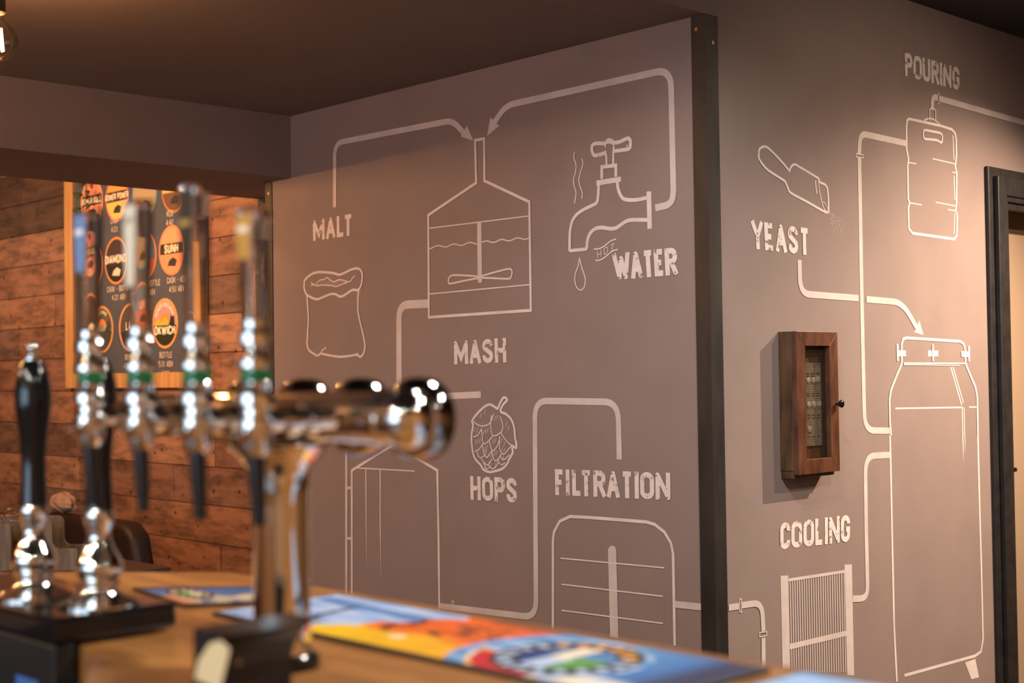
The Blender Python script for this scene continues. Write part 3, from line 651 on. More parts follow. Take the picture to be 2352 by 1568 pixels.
cp = empty('control_panel', (.0065, .396, 1.19), 'cream control panel with round knobs inside the mesh-fronted cabinet', 'control panel')
pn = MB().box((0, 0, 0), (.012, .112, .250))
for zz in (.215, .207, .155, .148, .09, .082, .025):
    for yy in (.036, .062, .090): pn.box((.0121, yy, zz), (.0125, yy + .016, zz + .003))
pn = pn.build('panel', mat('cream_plastic', lin('b9a486'), .5), cp, fix=False)
pn.data.materials.append(flat('3a3028'))
for p in pn.data.polygons[6:]: p.material_index = 1
for (yy, zz) in ((.044, .197), (.070, .197), (.094, .199), (.044, .124), (.070, .124), (.099, .124), (.046, .05)):
    MB().lathe([(.0105, .012), (.0105, .016), (.008, .018), (.0005, .020)], (0, yy, zz), 'x', 20).build('button', mat('ivory_knob', lin('d9cbb4'), .4) if 'ivory_knob' not in bpy.data.materials else bpy.data.materials['ivory_knob'], cp, smooth=40)

# ------------------------------------------------------------------ bar top
ZT = 1.13
poly = [(3.3, -1.96), (.625, -1.96), (-.55, -2.955), (-.10, -3.50), (.40, -2.90), (.72, -2.385), (1.0, -2.385), (1.43, -2.60), (3.3, -2.60)]
poly = poly[::-1]
ct = MB().prism(poly, ZT - .045, ZT).build('bar_counter', M_counter, bevel=.004)
tag(ct, 'long orange-brown oak bar top with an angled left end', 'bar counter')
front = [(3.25, -2.03), (.65, -2.03), (-.50, -3.0), (-.46, -3.05), (.67, -2.09), (3.25, -2.09)]
MB().prism(front[::-1], 0, ZT - .046).build('front_panel', M_darkwood, ct)

# printed bar runners
def inpoly(p, poly):
    r = False; j = len(poly) - 1
    for i in range(len(poly)):
        if (poly[i][1] > p[1]) != (poly[j][1] > p[1]) and p[0] < (poly[j][0] - poly[i][0]) * (p[1] - poly[i][1]) / (poly[j][1] - poly[i][1]) + poly[i][0]: r = not r
        j = i
    return r
def runner(label, quad, nu, nv, ink, rim=.006):
    """quad: world xy of far-left, far-right, near-right, near-left; ink(u, v) -> colour, u along, v from near to far"""
    q = [Vector(p) for p in quad]
    t = .004; b0 = MB().prism([tuple(p) for p in q][::-1], ZT + .0003, ZT + t)
    o = b0.build('bar_runner', M_rubber, bevel=.001); tag(o, label, 'bar runner', 'printed bar runners')
    vs_, fs_, cs = [], [], []
    Lu = (q[1] - q[0]).length; Lv = (q[0] - q[3]).length
    ru, rv = rim / Lu, rim / Lv
    for j in range(nv + 1):
        for i in range(nu + 1):
            u, v = ru + (1 - 2 * ru) * i / nu, rv + (1 - 2 * rv) * j / nv
            p = (q[3] * (1 - u) + q[2] * u) * (1 - v) + (q[0] * (1 - u) + q[1] * u) * v
            vs_.append((p.x, p.y, ZT + t + .0003)); cs.append(ink(u, v, p))
    for j in range(nv):
        for i in range(nu):
            k_ = j * (nu + 1) + i; fs_.append((k_, k_ + 1, k_ + nu + 2, k_ + nu + 1))
    me = bpy.data.meshes.new('printed_top'); me.from_pydata(vs_, [], fs_); me.materials.append(M_print)
    ca = me.attributes.new('ink', 'FLOAT_COLOR', 'POINT')
    for i, c_ in enumerate(cs): ca.data[i].color = (*c_, 1)
    po = bpy.data.objects.new('printed_top', me); COL.objects.link(po); po.parent = o
    return o
def mix(a_, b_, t): t = max(0, min(1, t)); return tuple(x * (1 - t) + y * t for x, y in zip(a_, b_))
C_ = {k: lin(v) for k, v in dict(sky='8fb4ea', sky2='b9d0f4', blue='2f6fb8', deep='123a7e', navy='0a1e4e', yel='f2c419', gold='f0a51c', org='ee6a22', red='c8202a', cream='f4e8cc', white='eef0f4', blk='101820', grn='5aa23c', brn='5a3322', brn2='c8541c', sea='4f93cc').items()}
wob = lambda u, v: .5 + .5 * math.sin(31 * u + 9 * v + 3 * math.sin(17 * v + 7 * u))
def ink_sunset(u, v, p):
    w_ = wob(u, v); j = .012 * math.sin(23 * v) + .006 * math.sin(57 * v + 1)
    a_, b_ = (u - .742) * .69 / .080, (v - .49) * .191 / .080
    r = math.hypot(a_, b_); an = math.atan2(b_, a_)
    ub = .225 + .175 * v + j
    if u < ub:                                   # sky with darker streaks
        c = mix(C_['sky'], C_['sky2'], w_)
        if u > .03 and abs(v - .80 + .25 * u) < .07: c = mix(C_['blue'], C_['sky'], .35)
        if abs(u - .19 + .05 * v) < .008 and .3 < v < .75: c = C_['navy']
        if ub - u < .035 and v < .45: c = C_['sky2']
    elif u < .80:
        vo = .40 - .10 * (u - .3) + .04 * math.sin(30 * u)
        c = mix(C_['org'], C_['brn2'], .35 * w_) if v > vo else mix(C_['yel'], C_['gold'], (u - .35) * 2.2 + .2 * w_)
        if abs(v - vo) < .05: c = mix(C_['gold'], C_['org'], .5)
        if abs(u - .352 - j) < .011 and .34 < v < .82: c = C_['brn']
        if abs(u - .47 - 2 * j) < .014 and .42 < v < .80: c = C_['brn']
        if abs(u - .53 - 2 * j) < .008 and .5 < v < .9: c = C_['brn']
        if v > .90 and u > .45: c = mix(C_['org'], C_['brn'], .45)
        if math.hypot((u - .425) / .016, (v - .276) / .05) < 1: c = C_['cream']
        if r < 1.55 and (a_ < 0 or b_ < .5): c = mix(C_['sea'], C_['sky'], w_) if r > 1.3 or b_ > -.2 else mix(C_['cream'], C_['gold'], w_)
        if u > .76 and v > .55: c = C_['sea']
    else:
        c = mix(C_['sea'], C_['blue'], (u - .80) / .12 + .3 * w_)
        if v < .26 + 2 * j: c = mix(C_['cream'], C_['sky2'], w_)
        if u > .90 and v > .2: c = mix(c, C_['navy'], (u - .90) / .05)
    if r < 1.10: c = mix(C_['sea'], C_['sky2'], w_)
    if r < .98: c = C_['blk']
    if .70 < r < .90 and math.sin(an * 19) > -.1: c = C_['sky2'] if b_ < .35 else C_['gold']
    if r < .64:
        c = mix(C_['sea'], C_['deep'], w_ * .5) if b_ > 0 else C_['sky2']
        if abs(a_ + .1) < .14 and b_ > -.1: c = C_['cream']
        if a_ > .16 and b_ < .1: c = C_['grn']
        if a_ < -.25 and b_ < .2: c = C_['deep']
    if .98 < r < 1.22 and b_ < -.35 and a_ < .3: c = C_['red']
    return tuple(.82 * k for k in c)
def ink_sea(u, v, p):
    w_ = wob(u, v); c = mix(C_['sky2'], C_['sea'], v * .8 + .4 * w_ - .2)
    if abs(v - .5 - .1 * math.sin(9 * u)) < .05: c = C_['blue']
    return c
def ink_cream(u, v, p):
    w_ = wob(u, v); c = mix(C_['sea'], C_['blue'], v)
    if v > .88: c = C_['navy']
    if v < .42 + .06 * math.sin(20 * u): c = mix(C_['cream'], C_['gold'], .4 * w_)
    if v < .22 and w_ > .62: c = C_['blue']
    if u < .2 and v < .5: c = mix(C_['org'], C_['cream'], u * 4)
    a_, b_ = (u - .28) / .16, (v - .55) / .32
    r = math.hypot(a_, b_)
    if r < 1: c = C_['blk']
    if .6 < r < .86 and math.sin(math.atan2(b_, a_) * 14) > 0: c = C_['cream']
    if r < .5: c = C_['grn'] if a_ < 0 else C_['cream']
    return tuple(.55 * k for k in c)
runner('bar runner with orange sunset and round badge print, in front of the chrome tower', [(.935, -1.995), (1.625, -1.995), (1.625, -2.186), (.935, -2.186)], 260, 70, ink_sunset)
runner('pale blue bar runner at the right end of the bar top', [(1.652, -1.985), (2.35, -1.985), (2.35, -2.176), (1.652, -2.176)], 60, 20, ink_sea)
runner('blue and cream bar runner on the angled left end behind the pumps', [(.675, -2.115), (.905, -1.985), (.925, -2.075), (.862, -2.178)][:0] or [(.672, -2.150), (.822, -2.004), (.930, -2.070), (.860, -2.180)], 120, 50, ink_cream)

# ------------------------------------------------------------------ chrome beer tower
YT, ZTW = -2.30, 1.3805
tw = empty('beer_tower', (1.252, YT, ZT), 'chrome T-shaped beer tower with a flared column on the bar top', 'beer tower')
def rel(p): return (p[0] - 1.252, p[1] - YT, p[2] - ZT)
hz = ZTW - ZT
MB().lathe([(.0375, .0005), (.0375, .010), (.034, .014), (.030, .015)], (0, 0, 0), n=48).build('base_ring', M_black, tw, smooth=40)
MB().lathe([(.0285, .014), (.0285, .16), (.0288, .175), (.031, .19), (.036, .203), (.044, .213), (.052, .219), (.053, .223)], (0, 0, 0), n=64, caps=False).build('column', M_chrome, tw, smooth=60)
pr = .0242
xl, xr = .996 - 1.252, 1.466 - 1.252
MB().lathe([(0.0005, xl - .010), (.012, xl - .008), (.022, xl - .002), (pr, xl + .006), (pr, xr - .045), (pr + .0022, xr - .044), (pr + .0022, xr - .034), (pr, xr - .033), (pr, xr - .014), (pr + .0022, xr - .013), (pr + .0022, xr - .005), (.022, xr + .002), (.012, xr + .008), (.0005, xr + .010)], (0, 0, hz), 'x', 48).build('crossbar', M_chrome, tw, smooth=40)
tapx = (1.066, 1.171, 1.277, 1.375)
discx = (1.060, 1.167, 1.267, 1.362)
for i, x in enumerate(discx):
    d = MB().lathe([(.008, .020), (.008, .056), (.013, .060), (.030, .066), (.038, .073), (.0410, .081), (.0415, .086), (.0415, .098), (.040, .103), (.036, .1035), (.0005, .105)], (x - 1.252, 0, hz - .004), 'y', 48).build('badge_lens', M_dkchrome, tw, smooth=40)
    MB().lathe([(.035, .1052), (.035, .1062), (.0005, .1065)], (x - 1.252, 0, hz - .004), 'y', 32).build('lens_face', (flat('20406a'), flat('c8b890'), flat('1a1a1a'), flat('8a5a20'))[i], d, smooth=40)
# the taps
LAB = [('blue', '5d86b8'), ('cream', 'd9d2bd'), ('black', '0c0d0c'), ('amber', 'b98a3a')]
POS = ('farthest left', 'second', 'third', 'nearest')
NAMES = ['beer tap with a blue label at the far end of the tower', 'beer tap with a cream label in its clear handle',
         'beer tap with a black label in its tall clear handle', 'nearest beer tap, with an amber label, above the column']
def make_tap(i, x):
    t = empty('beer_tap', (x, -2.41, ZTW), NAMES[i], 'beer tap', 'taps on the chrome tower')
    MB().tube([(0, .0, 0), (0, .084, 0)], .0095, 20).build('shank', M_chrome, t, smooth=40)
    s = MB(); s.lathe([(.0145, .030), (.0145, .041), (.011, .043), (.011, .050), (.0150, .052), (.0150, .060), (.010, .062)], (0, 0, 0), 'y', 24); s.build('collar', M_chrome, t, smooth=30)
    MB().lathe([(.006, -.032), (.010, -.030), (.0135, -.024), (.0150, -.018), (.0150, .002), (.0125, .005), (.0125, .012), (.0165, .016), (.0165, .024), (.0135, .028), (.0150, .034), (.0120, .037)], n=32).build('valve_body', M_chrome, t, smooth=30)
    MB().lathe([(.0135, .037), (.0135, .0455), (.011, .046)], n=28).build('green_ring', M_green, t, smooth=30)
    MB().lathe([(.0120, .0455), (.0155, .049), (.0155, .054), (.010, .058), (.009, .064), (.0145, .070), (.0145, .078), (.0105, .083), (.0105, .090), (.004, .092)], n=32).build('handle_ferrule', M_chrome, t, smooth=30)
    MB().tube([(0, 0, -.030), (0, .001, -.055), (0, .003, -.092)], [.0085, .0078, .0055], 20).build('spout', M_nozzle, t, smooth=50)
    MB().tube([(0, -.014, -.008), (.0, -.026, -.010)], .0035, 10).build('flow_lever', M_chrome, t, smooth=40)
    ht = (.216, .217, .222, .190)[i]
    z0, z1 = .088, ht
    f = lambda z: .0075 + .0075 * (z - z0) / (z1 - z0)
    pr_ = [(-f(z0), z0), (f(z0), z0), (f(z1), z1 - .004), (f(z1) - .003, z1), (-f(z1) + .003, z1), (-f(z1), z1 - .004)]
    MB().prism(pr_, -.0095, .0095, 'y').build('clear_handle', M_acr, t, bevel=.0025)
    zz0, zz1 = z0 + (z1 - z0) * (.50, .34, .42, .55)[i], z1 - .006
    lb = MB().prism([(-f(zz0) + .002, zz0), (f(zz0) - .003, zz0), (f(zz1) - .003, zz1), (-f(zz1) + .002, zz1)], -.0105, -.0097, 'y').build('label', flat(LAB[i][1], .6), t)
    st = MB()
    za = z0 + (z1 - z0) * (.80, .82, .70, .78)[i]
    st.box((-.010, -.0110, za), (.008, -.0106, za + .006))
    st.build('label_print', flat(('dfe6ee', 'a8a294', 'a8853c', 'f0dcc0')[i]), lb, fix=False)
    return t
for i, x in enumerate(tapx): make_tap(i, x)

# black housing with cream stickers before the column
bx0 = hit(441, 1500, 'y', -2.455).x; bx1 = hit(686, 1500, 'y', -2.352).x - .012
hs = empty('black_housing', (bx0, -2.455, ZT), 'black rounded plastic housing with cream stickers in front of the chrome column', 'black housing')
wid = bx1 - bx0; hh = .071
arch = [(0, 0), (wid, 0), (wid, hh)] + [(.060 + .060 * math.cos(a_), hh - .058 + .058 * math.sin(a_)) for a_ in [math.radians(90 + 90 * k / 12) for k in range(13)]]
MB().prism(arch, 0, .103, 'y').build('shell', M_blackm, hs, bevel=.004, smooth=35)
MB().prism([(.005, .027), (.046, .023), (.062, .060), (.048, .066), (.030, .061), (.012, .044)], -.0008, -.0001, 'y').build('sticker', M_cream, hs)
MB().prism([(.003, .002), (.040, .001), (.044, .014), (.004, .018)], -.0008, -.0001, 'y').build('sticker', M_cream, hs)
MB().lathe([(.004, -.0001), (.004, -.002), (.0005, -.0024)], (.074, 0, .052), 'y', 16).build('screw', M_chrome, hs, smooth=40)

# ------------------------------------------------------------------ hand pumps on their black plinth
ZP = 1.163
pc = hit(115, 1419, 'z', ZP); pr_far = hit(418, 1384, 'z', ZP)
px1 = (pc.x + pr_far.x) / 2
pl = empty('pump_plinth', (px1, pc.y, ZT), 'black stepped plinth under the two hand pumps on the bar edge', 'plinth')
ly = pr_far.y - pc.y
MB().prism([(-.40, 0), (0, 0), (0, ly), (-.40, ly)], ZP - ZT - .029, ZP - ZT, 'z').build('top_slab', M_black, pl, bevel=.006)
MB().prism([(-.25, .001), (-.003, .001), (-.003, .026), (-.25, .026)], -.30, ZP - ZT - .0295, 'z').build('body', M_blackm, pl, bevel=.003)
MB().box((-.095, -.0004, -.075), (-.040, .0008, -.040)).build('blue_patch', M_blue, pl)  # plain blue patch, a thin plate on the body's near face
pump = empty('hand_pump', (0, 0, 0), '', 'hand pump', 'hand pumps on the plinth')
MB().lathe([(0.0466, 0.0003), (0.0466, 0.0027), (0.0382, 0.0063), (0.0276, 0.0107), (0.0217, 0.0152), (0.0196, 0.0188), (0.0196, 0.0214), (0.0238, 0.0241), (0.0238, 0.0259), (0.0201, 0.0277), (0.0207, 0.0304), (0.0249, 0.0348), (0.0270, 0.0411), (0.0260, 0.0482), (0.0217, 0.0563), (0.0159, 0.0661), (0.0133, 0.0750), (0.0127, 0.0804), (0.0143, 0.0875), (0.0164, 0.0929), (0.0170, 0.0982)], n=48).build('chrome_base', M_chrome, pump, smooth=50)
MB().lathe([(0.0170, 0.0982), (0.0178, 0.1036), (0.0159, 0.1089)], n=40, caps=False).build('ferrule', M_chrome, pump, smooth=50)
MB().lathe([(0.0159, 0.1036), (0.0151, 0.1270), (0.0143, 0.1470), (0.0145, 0.1670), (0.0168, 0.1920), (0.0204, 0.2190), (0.0216, 0.2350), (0.0209, 0.2490), (0.0179, 0.2650), (0.0133, 0.2770), (0.0102, 0.2810), (0.0041, 0.2820)], n=48).build('handle_grip', M_black, pump, smooth=50)
MB().lathe([(0.0097, 0.2815), (0.0097, 0.2840), (0.0051, 0.2860), (0.0046, 0.2900), (0.0071, 0.2930), (0.0076, 0.2970), (0.0061, 0.3010), (0.0005, 0.3030)], n=28).build('finial', M_chrome, pump, smooth=50)
for i, (px, py, lb) in enumerate(((79, 1368, 'black hand pump on a chrome base, leftmost on the bar'), (229, 1388, 'black hand pump on a chrome base, nearer the beer tower'))):
    o = pump if i == 0 else copy_tree(pump)
    h = hit(px, py, 'z', ZP); o.location = (h.x, h.y, ZP); o['label'] = lb

# ------------------------------------------------------------------ pendant bulb at the top left
h = hit(-6, 92, 'z', 2.235)
pb = empty('pendant_bulb', (h.x, h.y, ZC), 'clear globe filament bulb in a black holder hanging at the ceiling', 'pendant lamp')
dz = h.z - ZC
MB().lathe([(.03, -.0003), (.03, -.012), (.004, -.02), (.004, dz + .118), (.0005, dz + .118)], n=24).build('cord_and_rose', M_blackm, pb, smooth=40)
MB().lathe([(.006, dz + .118), (.017, dz + .114), (.0195, dz + .105), (.0195, dz + .066), (.015, dz + .062)], n=28).build('lamp_holder', M_blackm, pb, smooth=40)
MB().lathe([(.013, dz + .062), (.015, dz + .052), (.026, dz + .041), (.039, dz + .026), (.0465, dz + .006), (.0475, dz - .006), (.044, dz - .022), (.032, dz - .038), (.016, dz - .0465), (.0005, dz - .0485)], n=40, caps=False).build('glass_globe', M_glass, pb, smooth=60)
fl = MB()
for k in range(8):
    a_ = 2 * PI * k / 8; fl.tube([(.010 * math.cos(a_), .010 * math.sin(a_), dz + .028), (.014 * math.cos(a_ + .35), .014 * math.sin(a_ + .35), dz - .026)], .0016, 6)
fl.build('filament', M_fil, pb)
light('pendant_glow', 'POINT', (h.x, h.y, h.z), 15, FIRE, shadow_soft_size=.012)

# ------------------------------------------------------------------ menu board with beer badges
YB = YP - .036
bl, br, bb, bt = -4.665, -3.27, 1.375, 2.60
mbd = empty('menu_board', (0, YP, 0), 'dark slate menu board in a pine frame on the plank wall', 'menu board')
f = MB(); fwd = .075
f.box((bl, YB - YP, bb), (bl + fwd + .02, -.0055, bt)); f.box((br - fwd, YB - YP, bb), (br, -.0055, bt)); f.box((bl + fwd + .02, YB - YP, bb), (br - fwd, -.0055, bb + fwd))
f.build('frame', M_frame, mbd, fix=False, bevel=.002)
MB().box((bl + fwd, -.020, bb + fwd - .005), (br - fwd + .005, -.0058, bt)).build('panel', M_board, mbd)
YF = -.0205
def txt(mb, text, cx, cz, hgt, tw=.16, gap=.12, yoff=0.0, arc=None, squeeze=1.0):
    L, tot = lay(text, tw, gap)
    for x, ww, sk in L:
        for pl_ in sk:
            pts = []
            for p in pl_:
                u, v = (x + p[0] * ww - tot / 2) * hgt * squeeze, tw / 2 * hgt + p[1] * (1 - tw) * hgt
                if arc:
                    r = arc + v; an = PI / 2 - u / arc
                    pts.append((cx + r * math.cos(an), cz + r * math.sin(an)))
                else: pts.append((cx + u, cz - hgt / 2 + v))
            ribbon(mb, pts, tw * hgt, lambda p, e: (p[0], YF - .0016 - yoff - e * .5, p[1]))
def disc(name, mt, cx, cz, r, k, parent, sect=None, n=40):
    pts = [(cx + r * math.cos(2 * PI * i / n), cz + r * math.sin(2 * PI * i / n)) for i in range(n)] if sect is None else sect
    mb = MB().add([(p[0], YF - k * .0003, p[1]) for p in pts], [tuple(range(len(pts)))])
    return mb.build(name, mt, parent, fix=False)
def seg(cx, cz, r, z_from, z_to, n=24):
    """the slice of a disc between two heights"""
    a0 = math.asin(max(-1, min(1, z_from / r))); a1 = math.asin(max(-1, min(1, z_to / r)))
    R_ = [(cx + r * math.cos(a0 + (a1 - a0) * i / n), cz + r * math.sin(a0 + (a1 - a0) * i / n)) for i in range(n + 1)]
    return R_ + [(2 * cx - p[0], p[1]) for p in R_[::-1]]
BADGES = [  # centre x, z, ring, upper, lower, band, text, text colour, top text
 (-4.379, 2.354, 'e8a060', 'd88a70', 'e89a80', '2a2220', 'GOWER GOLD', 'f0e0c0', ''),
 (-4.107, 2.349, 'd86070', 'e8a050', 'd8c060', '2a2220', 'GOWER POWER', 'f0e0c0', ''),
 (-3.827, 2.343, '5a9ab0', 'a89478', 'a08860', None, '', 'f0e0c0', ''),
 (-3.539, 2.341, 'b07a48', 'd8b080', '6a4a30', None, '', 'f0e0c0', ''),
 (-4.388, 2.021, 'd08a50', '3a3030', '2a2424', None, '', 'f0e0c0', ''),
 (-4.121, 2.028, 'd8884a', '3a3030', '221c1c', None, 'DIAMOND', 'f0e0cc', ''),
 (-3.836, 2.033, 'd8884a', '5a6a80', 'b05a3a', None, 'UR', 'f0a888', ''),
 (-3.568, 2.041, 'e08a5a', 'e09a70', 'e89068', '2a2020', 'SUNH', 'f4dfb8', ''),
 (-4.279, 1.680, 'e0a050', '5a5850', '3a3c38', None, '', 'f0e0c0', 'BREWING'),
 (-3.973, 1.681, 'e8a45a', '4a4448', '2c282a', None, 'LAN', 'f0e0c0', ''),
 (-3.639, 1.689, 'eda050', 'b48a92', '22241e', None, 'OKWICH', 'f2ead0', 'GOWER BREWING'),
]
RB = .122
for (cx, cz, ring, up, low, band, text, tc, top) in BADGES:
    bd = disc('beer_badge', flat(ring), cx, cz, RB, 1, mbd); 
    if text: bd['label'] = 'round printed badge reading %s' % text
    disc('badge_field', flat(up), cx, cz, RB * .90, 2, bd)
    ri = RB * .90
    if text == 'OKWICH' or top == 'BREWING':
        s_ = [(cx + .055 * math.cos(PI * i / 14), cz - .002 + .055 * math.sin(PI * i / 14)) for i in range(15)]
        disc('badge_sun', flat('f08a4a'), cx, cz, 0, 3, bd, s_)
        disc('badge_hills', flat('b8a83c' if text else '8a9080'), cx, cz, 0, 4, bd, [(cx - ri * .99, cz - .012), (cx + ri * .99, cz - .012), (cx + .07, cz + .024), (cx + .035, cz + .006), (cx + .005, cz + .032), (cx - .03, cz + .008), (cx - .06, cz + .026), (cx - .095, cz + .005)])
        disc('badge_foot', flat(low), cx, cz, 0, 5, bd, seg(cx, cz, ri, -ri * .999, -.010))
        disc('badge_trees', flat(low), cx, cz, 0, 5, bd, [(cx + .035, cz - .012), (cx + .095, cz - .012), (cx + .085, cz + .055), (cx + .07, cz + .03), (cx + .06, cz + .045), (cx + .05, cz + .015)])
    else:
        disc('badge_foot', flat(low), cx, cz, 0, 3, bd, seg(cx, cz, ri, -ri * .999, -.02))
        disc('badge_motif', flat('d8c8b0' if up.startswith('3') else '2f2a28'), cx, cz, 0, 4, bd, [(cx - .04, cz - .075), (cx + .035, cz - .08), (cx + .05, cz - .05), (cx + .01, cz - .035), (cx - .025, cz - .05)])
        if band: disc('badge_band', flat(band), cx, cz, 0, 4, bd, seg(cx, cz, ri, -.018, .034))
    tm = MB()
    if text: txt(tm, text, cx, cz + (.008 if text != 'OKWICH' else -.034), .044 if len(text) < 8 else .034, tw=.2, squeeze=1.0 if len(text) < 8 else .82)
    if top:
        tt = MB(); txt(tt, top, cx, cz, .020, tw=.18, arc=RB * .66); tt.build('badge_rim_text', flat(tc), bd, fix=False)
    if tm.v: tm.build('badge_text', flat(tc), bd, fix=False)
tm = MB()
for (x, z, ls) in ((-4.132, 2.214, ('CASK', '4.2%')), (-3.581, 2.200, ('KEG', '4.4%')), (-4.091, 1.863, ('CASK - BOTTLE', '4.2% ABV')), (-3.800, 1.872, ('CASK - BOTTLE', '4.5% ABV')), (-3.520, 1.875, ('CASK - KEG', '4.5% ABV')), (-3.630, 1.515, ('BOTTLE', '5.1% ABV', 'BITTER')), (-3.97, 1.51, ('BOTTLE', '4.6% ABV')), (-4.28, 1.50, ('BOTTLE', '4.5% ABV'))):
    for k, s_ in enumerate(ls): txt(tm, s_, x, z + .02 - k * .044, .030 if k < 2 else .018, tw=.14)
tm.build('chalk_text', flat('cfc0b0'), mbd, fix=False)

# trailing leaves in front of the board
lp = hit(196, 445, 'y', .325)
lf = empty('trailing_plant', (lp.x, .325, ZM), 'dark green leafy stem trailing over the top of the menu board', 'plant')
MB().tube([(.02, 0, -.0003), (.01, 0, -.15), (0, .005, lp.z - ZM - .02), (-.03, 0, lp.z - ZM - .08)], .003, 6).build('stem', mat('stem_green', (.03, .04, .012), .6), lf, smooth=40)
lv = MB()
for (dx, dz_, a_, s_) in ((.035, .06, .3, .055), (-.02, .045, 2.6, .05), (.01, .0, -.2, .06), (-.045, -.01, 2.9, .05), (.02, -.055, -.6, .055), (-.05, -.075, 3.4, .045), (.03, .12, .5, .05), (-.02, .13, 2.4, .05)):
    pts = []
    for k in range(12):
        t = 2 * PI * k / 12; x, y = s_ * (.5 + .5 * math.cos(t)), s_ * .36 * math.sin(t)
        pts.append((dx + x * math.cos(a_) - y * math.sin(a_), .012 * math.sin(t * 2) - .02 * x / s_, lp.z - ZM + dz_ + x * math.sin(a_) + y * math.cos(a_)))
    c0 = (sum(p[0] for p in pts) / 12, -.016, sum(p[2] for p in pts) / 12)
    lv.add(pts + [c0], [(k, (k + 1) % 12, 12) for k in range(12)])
lo = lv.build('leaves', mat('leaf_green', (.035, .055, .012), .8), lf, smooth=60, fix=False)
sm = lo.modifiers.new('thickness', 'SOLIDIFY'); sm.thickness = .0012

# ------------------------------------------------------------------ table with wooden caddies, and the leather seat behind
ZTB = .76
tb = empty('side_table', (-2.42, -.88, 0), 'dark wooden side table in the left room', 'table')
MB().box((-.55, -.42, ZTB - .035), (.48, .30, ZTB)).build('table_top', M_darkwood, tb, bevel=.003)
for sx in (-.50, .43):
    for sy in (-.37, .25): MB().box((sx - .025, sy - .025, 0), (sx + .025, sy + .025, ZTB - .0355)).build('leg', M_darkwood, tb)
def caddy(label, pxr, lab):
    o = empty('wooden_caddy', (0, 0, 0), label, 'wooden caddy', 'wooden caddies on the side table')
    return o
def cut_panel(mb, y0, y1, w, hlow, hhigh, hx):
    """side with a stepped, scooped outline: a tall shoulder, a curved drop and a low lip"""
    p = [(0, 0), (w, 0), (w, hlow - .008), (w - .008, hlow)]
    r = hx * .35
    p += [(w * .70 + r * math.cos(a_), hlow + r + r * math.sin(a_)) for a_ in [math.radians(270 - 90 * k / 6) for k in range(7)]]
    xk = w * .70 - r
    p += [(xk - .022 + .022 * math.cos(a_), hhigh - .022 + .022 * math.sin(a_)) for a_ in [math.radians(90 * k / 5) for k in range(6)]]
    p += [(.02 + .02 * math.cos(a_), hhigh - .02 + .02 * math.sin(a_)) for a_ in [math.radians(90 + 90 * k / 5) for k in range(6)]]
    mb.prism(p, y0, y1, 'y')
ang = math.radians(46)      # faces the bar
def caddy_at(px, py, label, w, hl, hhh):
    h = hit(px, py, 'z', ZTB + .001); o = caddy(label, 0, 0); o.location = (h.x, h.y, ZTB + .0003); o.rotation_euler = (0, 0, ang)
    s = MB(); cut_panel(s, 0, .014, w, hl, hhh, .08); s.build('side_panel', M_caddy, o, bevel=.0015)
    s = MB(); cut_panel(s, .12, .134, w, hl, hhh, .08); s.build('side_panel', M_caddy, o, bevel=.0015)
    MB().box((.004, .0145, .002), (w - .004, .1195, .012)).build('floor_panel', M_caddy, o)
    MB().box((.002, .0145, .0125), (.012, .1195, hhh * .72)).build('end_panel', M_caddy, o)
    MB().tube([(.045, .0145, hhh - .03), (.045, .1195, hhh - .03)], .007, 12).build('rod', M_redwood, o, smooth=40)
    return o
caddy_at(49, 1311, 'pale wooden caddy with a stepped side, behind the leftmost hand pump', .195, .075, .178)
caddy_at(-70, 1311, 'pale wooden caddy cut off by the left edge of the picture', .145, .16, .165)
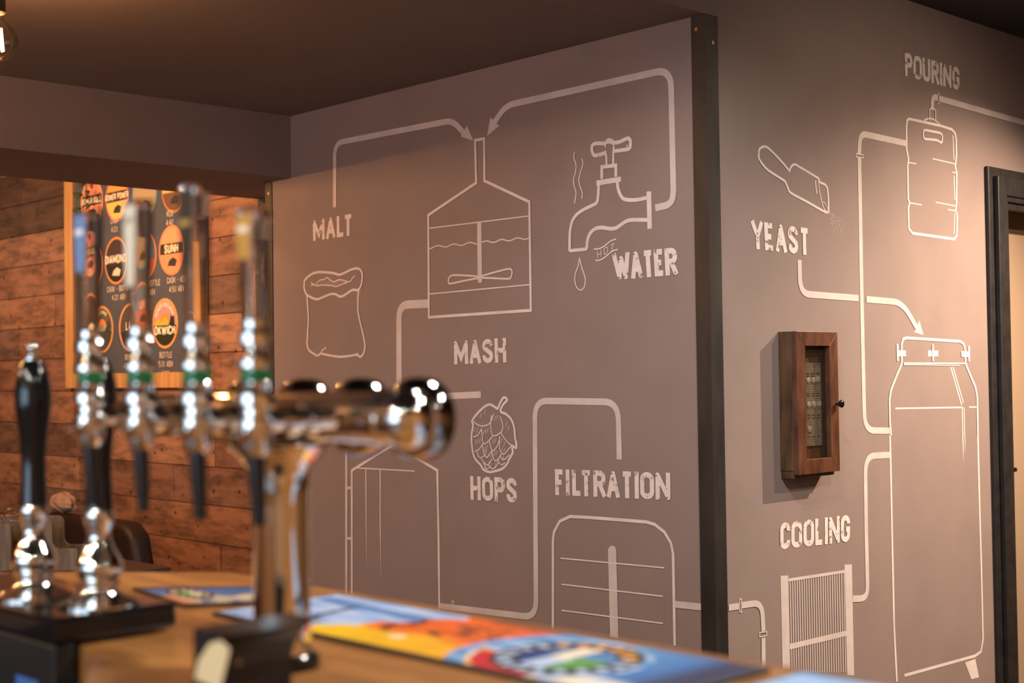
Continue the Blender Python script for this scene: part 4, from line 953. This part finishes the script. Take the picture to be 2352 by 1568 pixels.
# lidded jar in the caddy and a paper bundle
jp = hit(22, 1186, 'y', -.80)
jar = empty('lidded_jar', (jp.x, -.80, ZTB), 'small glass jar with a wooden knob lid at the far left', 'jar')
zj = jp.z - ZTB
M_jar = mat('jar_glass', (.75, .72, .66), .08, 0.0, **{'Transmission Weight': .85})
MB().lathe([(.040, .0005), (.045, .01), (.045, zj - .03), (.036, zj - .010), (.036, zj - .002)], n=32).build('jar_body', M_jar, jar, smooth=50)
ld = MB().lathe([(.039, zj - .0015), (.039, zj + .006), (.012, zj + .009), (.006, zj + .013), (.006, zj + .018), (.012, zj + .022), (.013, zj + .028), (.008, zj + .033), (.0005, zj + .034)], n=32).build('lid', M_caddy, jar, smooth=40)
# leather seat
ch = hit(333, 1250, 'y', -.12); cl = hit(95, 1250, 'y', -.12)
zt_ = hit(240, 1190, 'y', -.12).z
st = empty('leather_seat', (ch.x, -.12, 0), 'oxblood leather bench seat with rounded back against the plank wall', 'bench seat')
wd_ = ch.x - cl.x
bk = [(-wd_, .12), (-.10, .12), (-.02, .30), (0, .48), (-.008, .62), (-.05, zt_ - .05), (-.12, zt_ - .008), (-.2, zt_), (-wd_ + .1, zt_ - .004), (-wd_, zt_ - .06)]
MB().prism(bk, -.04, .06, 'y').build('backrest', M_leather, st, bevel=.03, smooth=50, seg=4)
MB().box((-wd_ + .02, -.50, .28), (-.06, -.045, .44)).build('seat', M_leather, st, bevel=.03, smooth=50, seg=4)
for x in (-wd_ + .08, -.14):
    for y in (-.45, .0): MB().box((x - .02, y - .02, 0), (x + .02, y + .02, .279 if y < -.1 else .119)).build('leg', M_darkwood, st)

cp_ = hit(146, 1190, 'y', -.11)
pp = MB(); rr = random.Random(9)
ring = []
R_, N_ = 7, 16
for j in range(R_ + 1):
    ph_ = PI * j / R_
    for i in range(N_):
        th = 2 * PI * i / N_; k = 1 + .28 * (rr.random() - .5)
        pp.v.append((.115 * k * math.sin(ph_) * math.cos(th), .042 * k * math.sin(ph_) * math.sin(th), .042 + (.055 if math.cos(ph_) > 0 else .035) * k * math.cos(ph_)))
for j in range(R_):
    for i in range(N_): pp.f.append((j * N_ + i, j * N_ + (i + 1) % N_, (j + 1) * N_ + (i + 1) % N_, (j + 1) * N_ + i))
po = pp.build('paper_bundle', mat('crumpled_paper', lin('9a7f70'), .7), None, loc=(cp_.x, -.11, zt_ - .006), fix=True)
tag(po, 'crumpled pale paper bundle on top of the dark leather seat back', 'paper bundle')
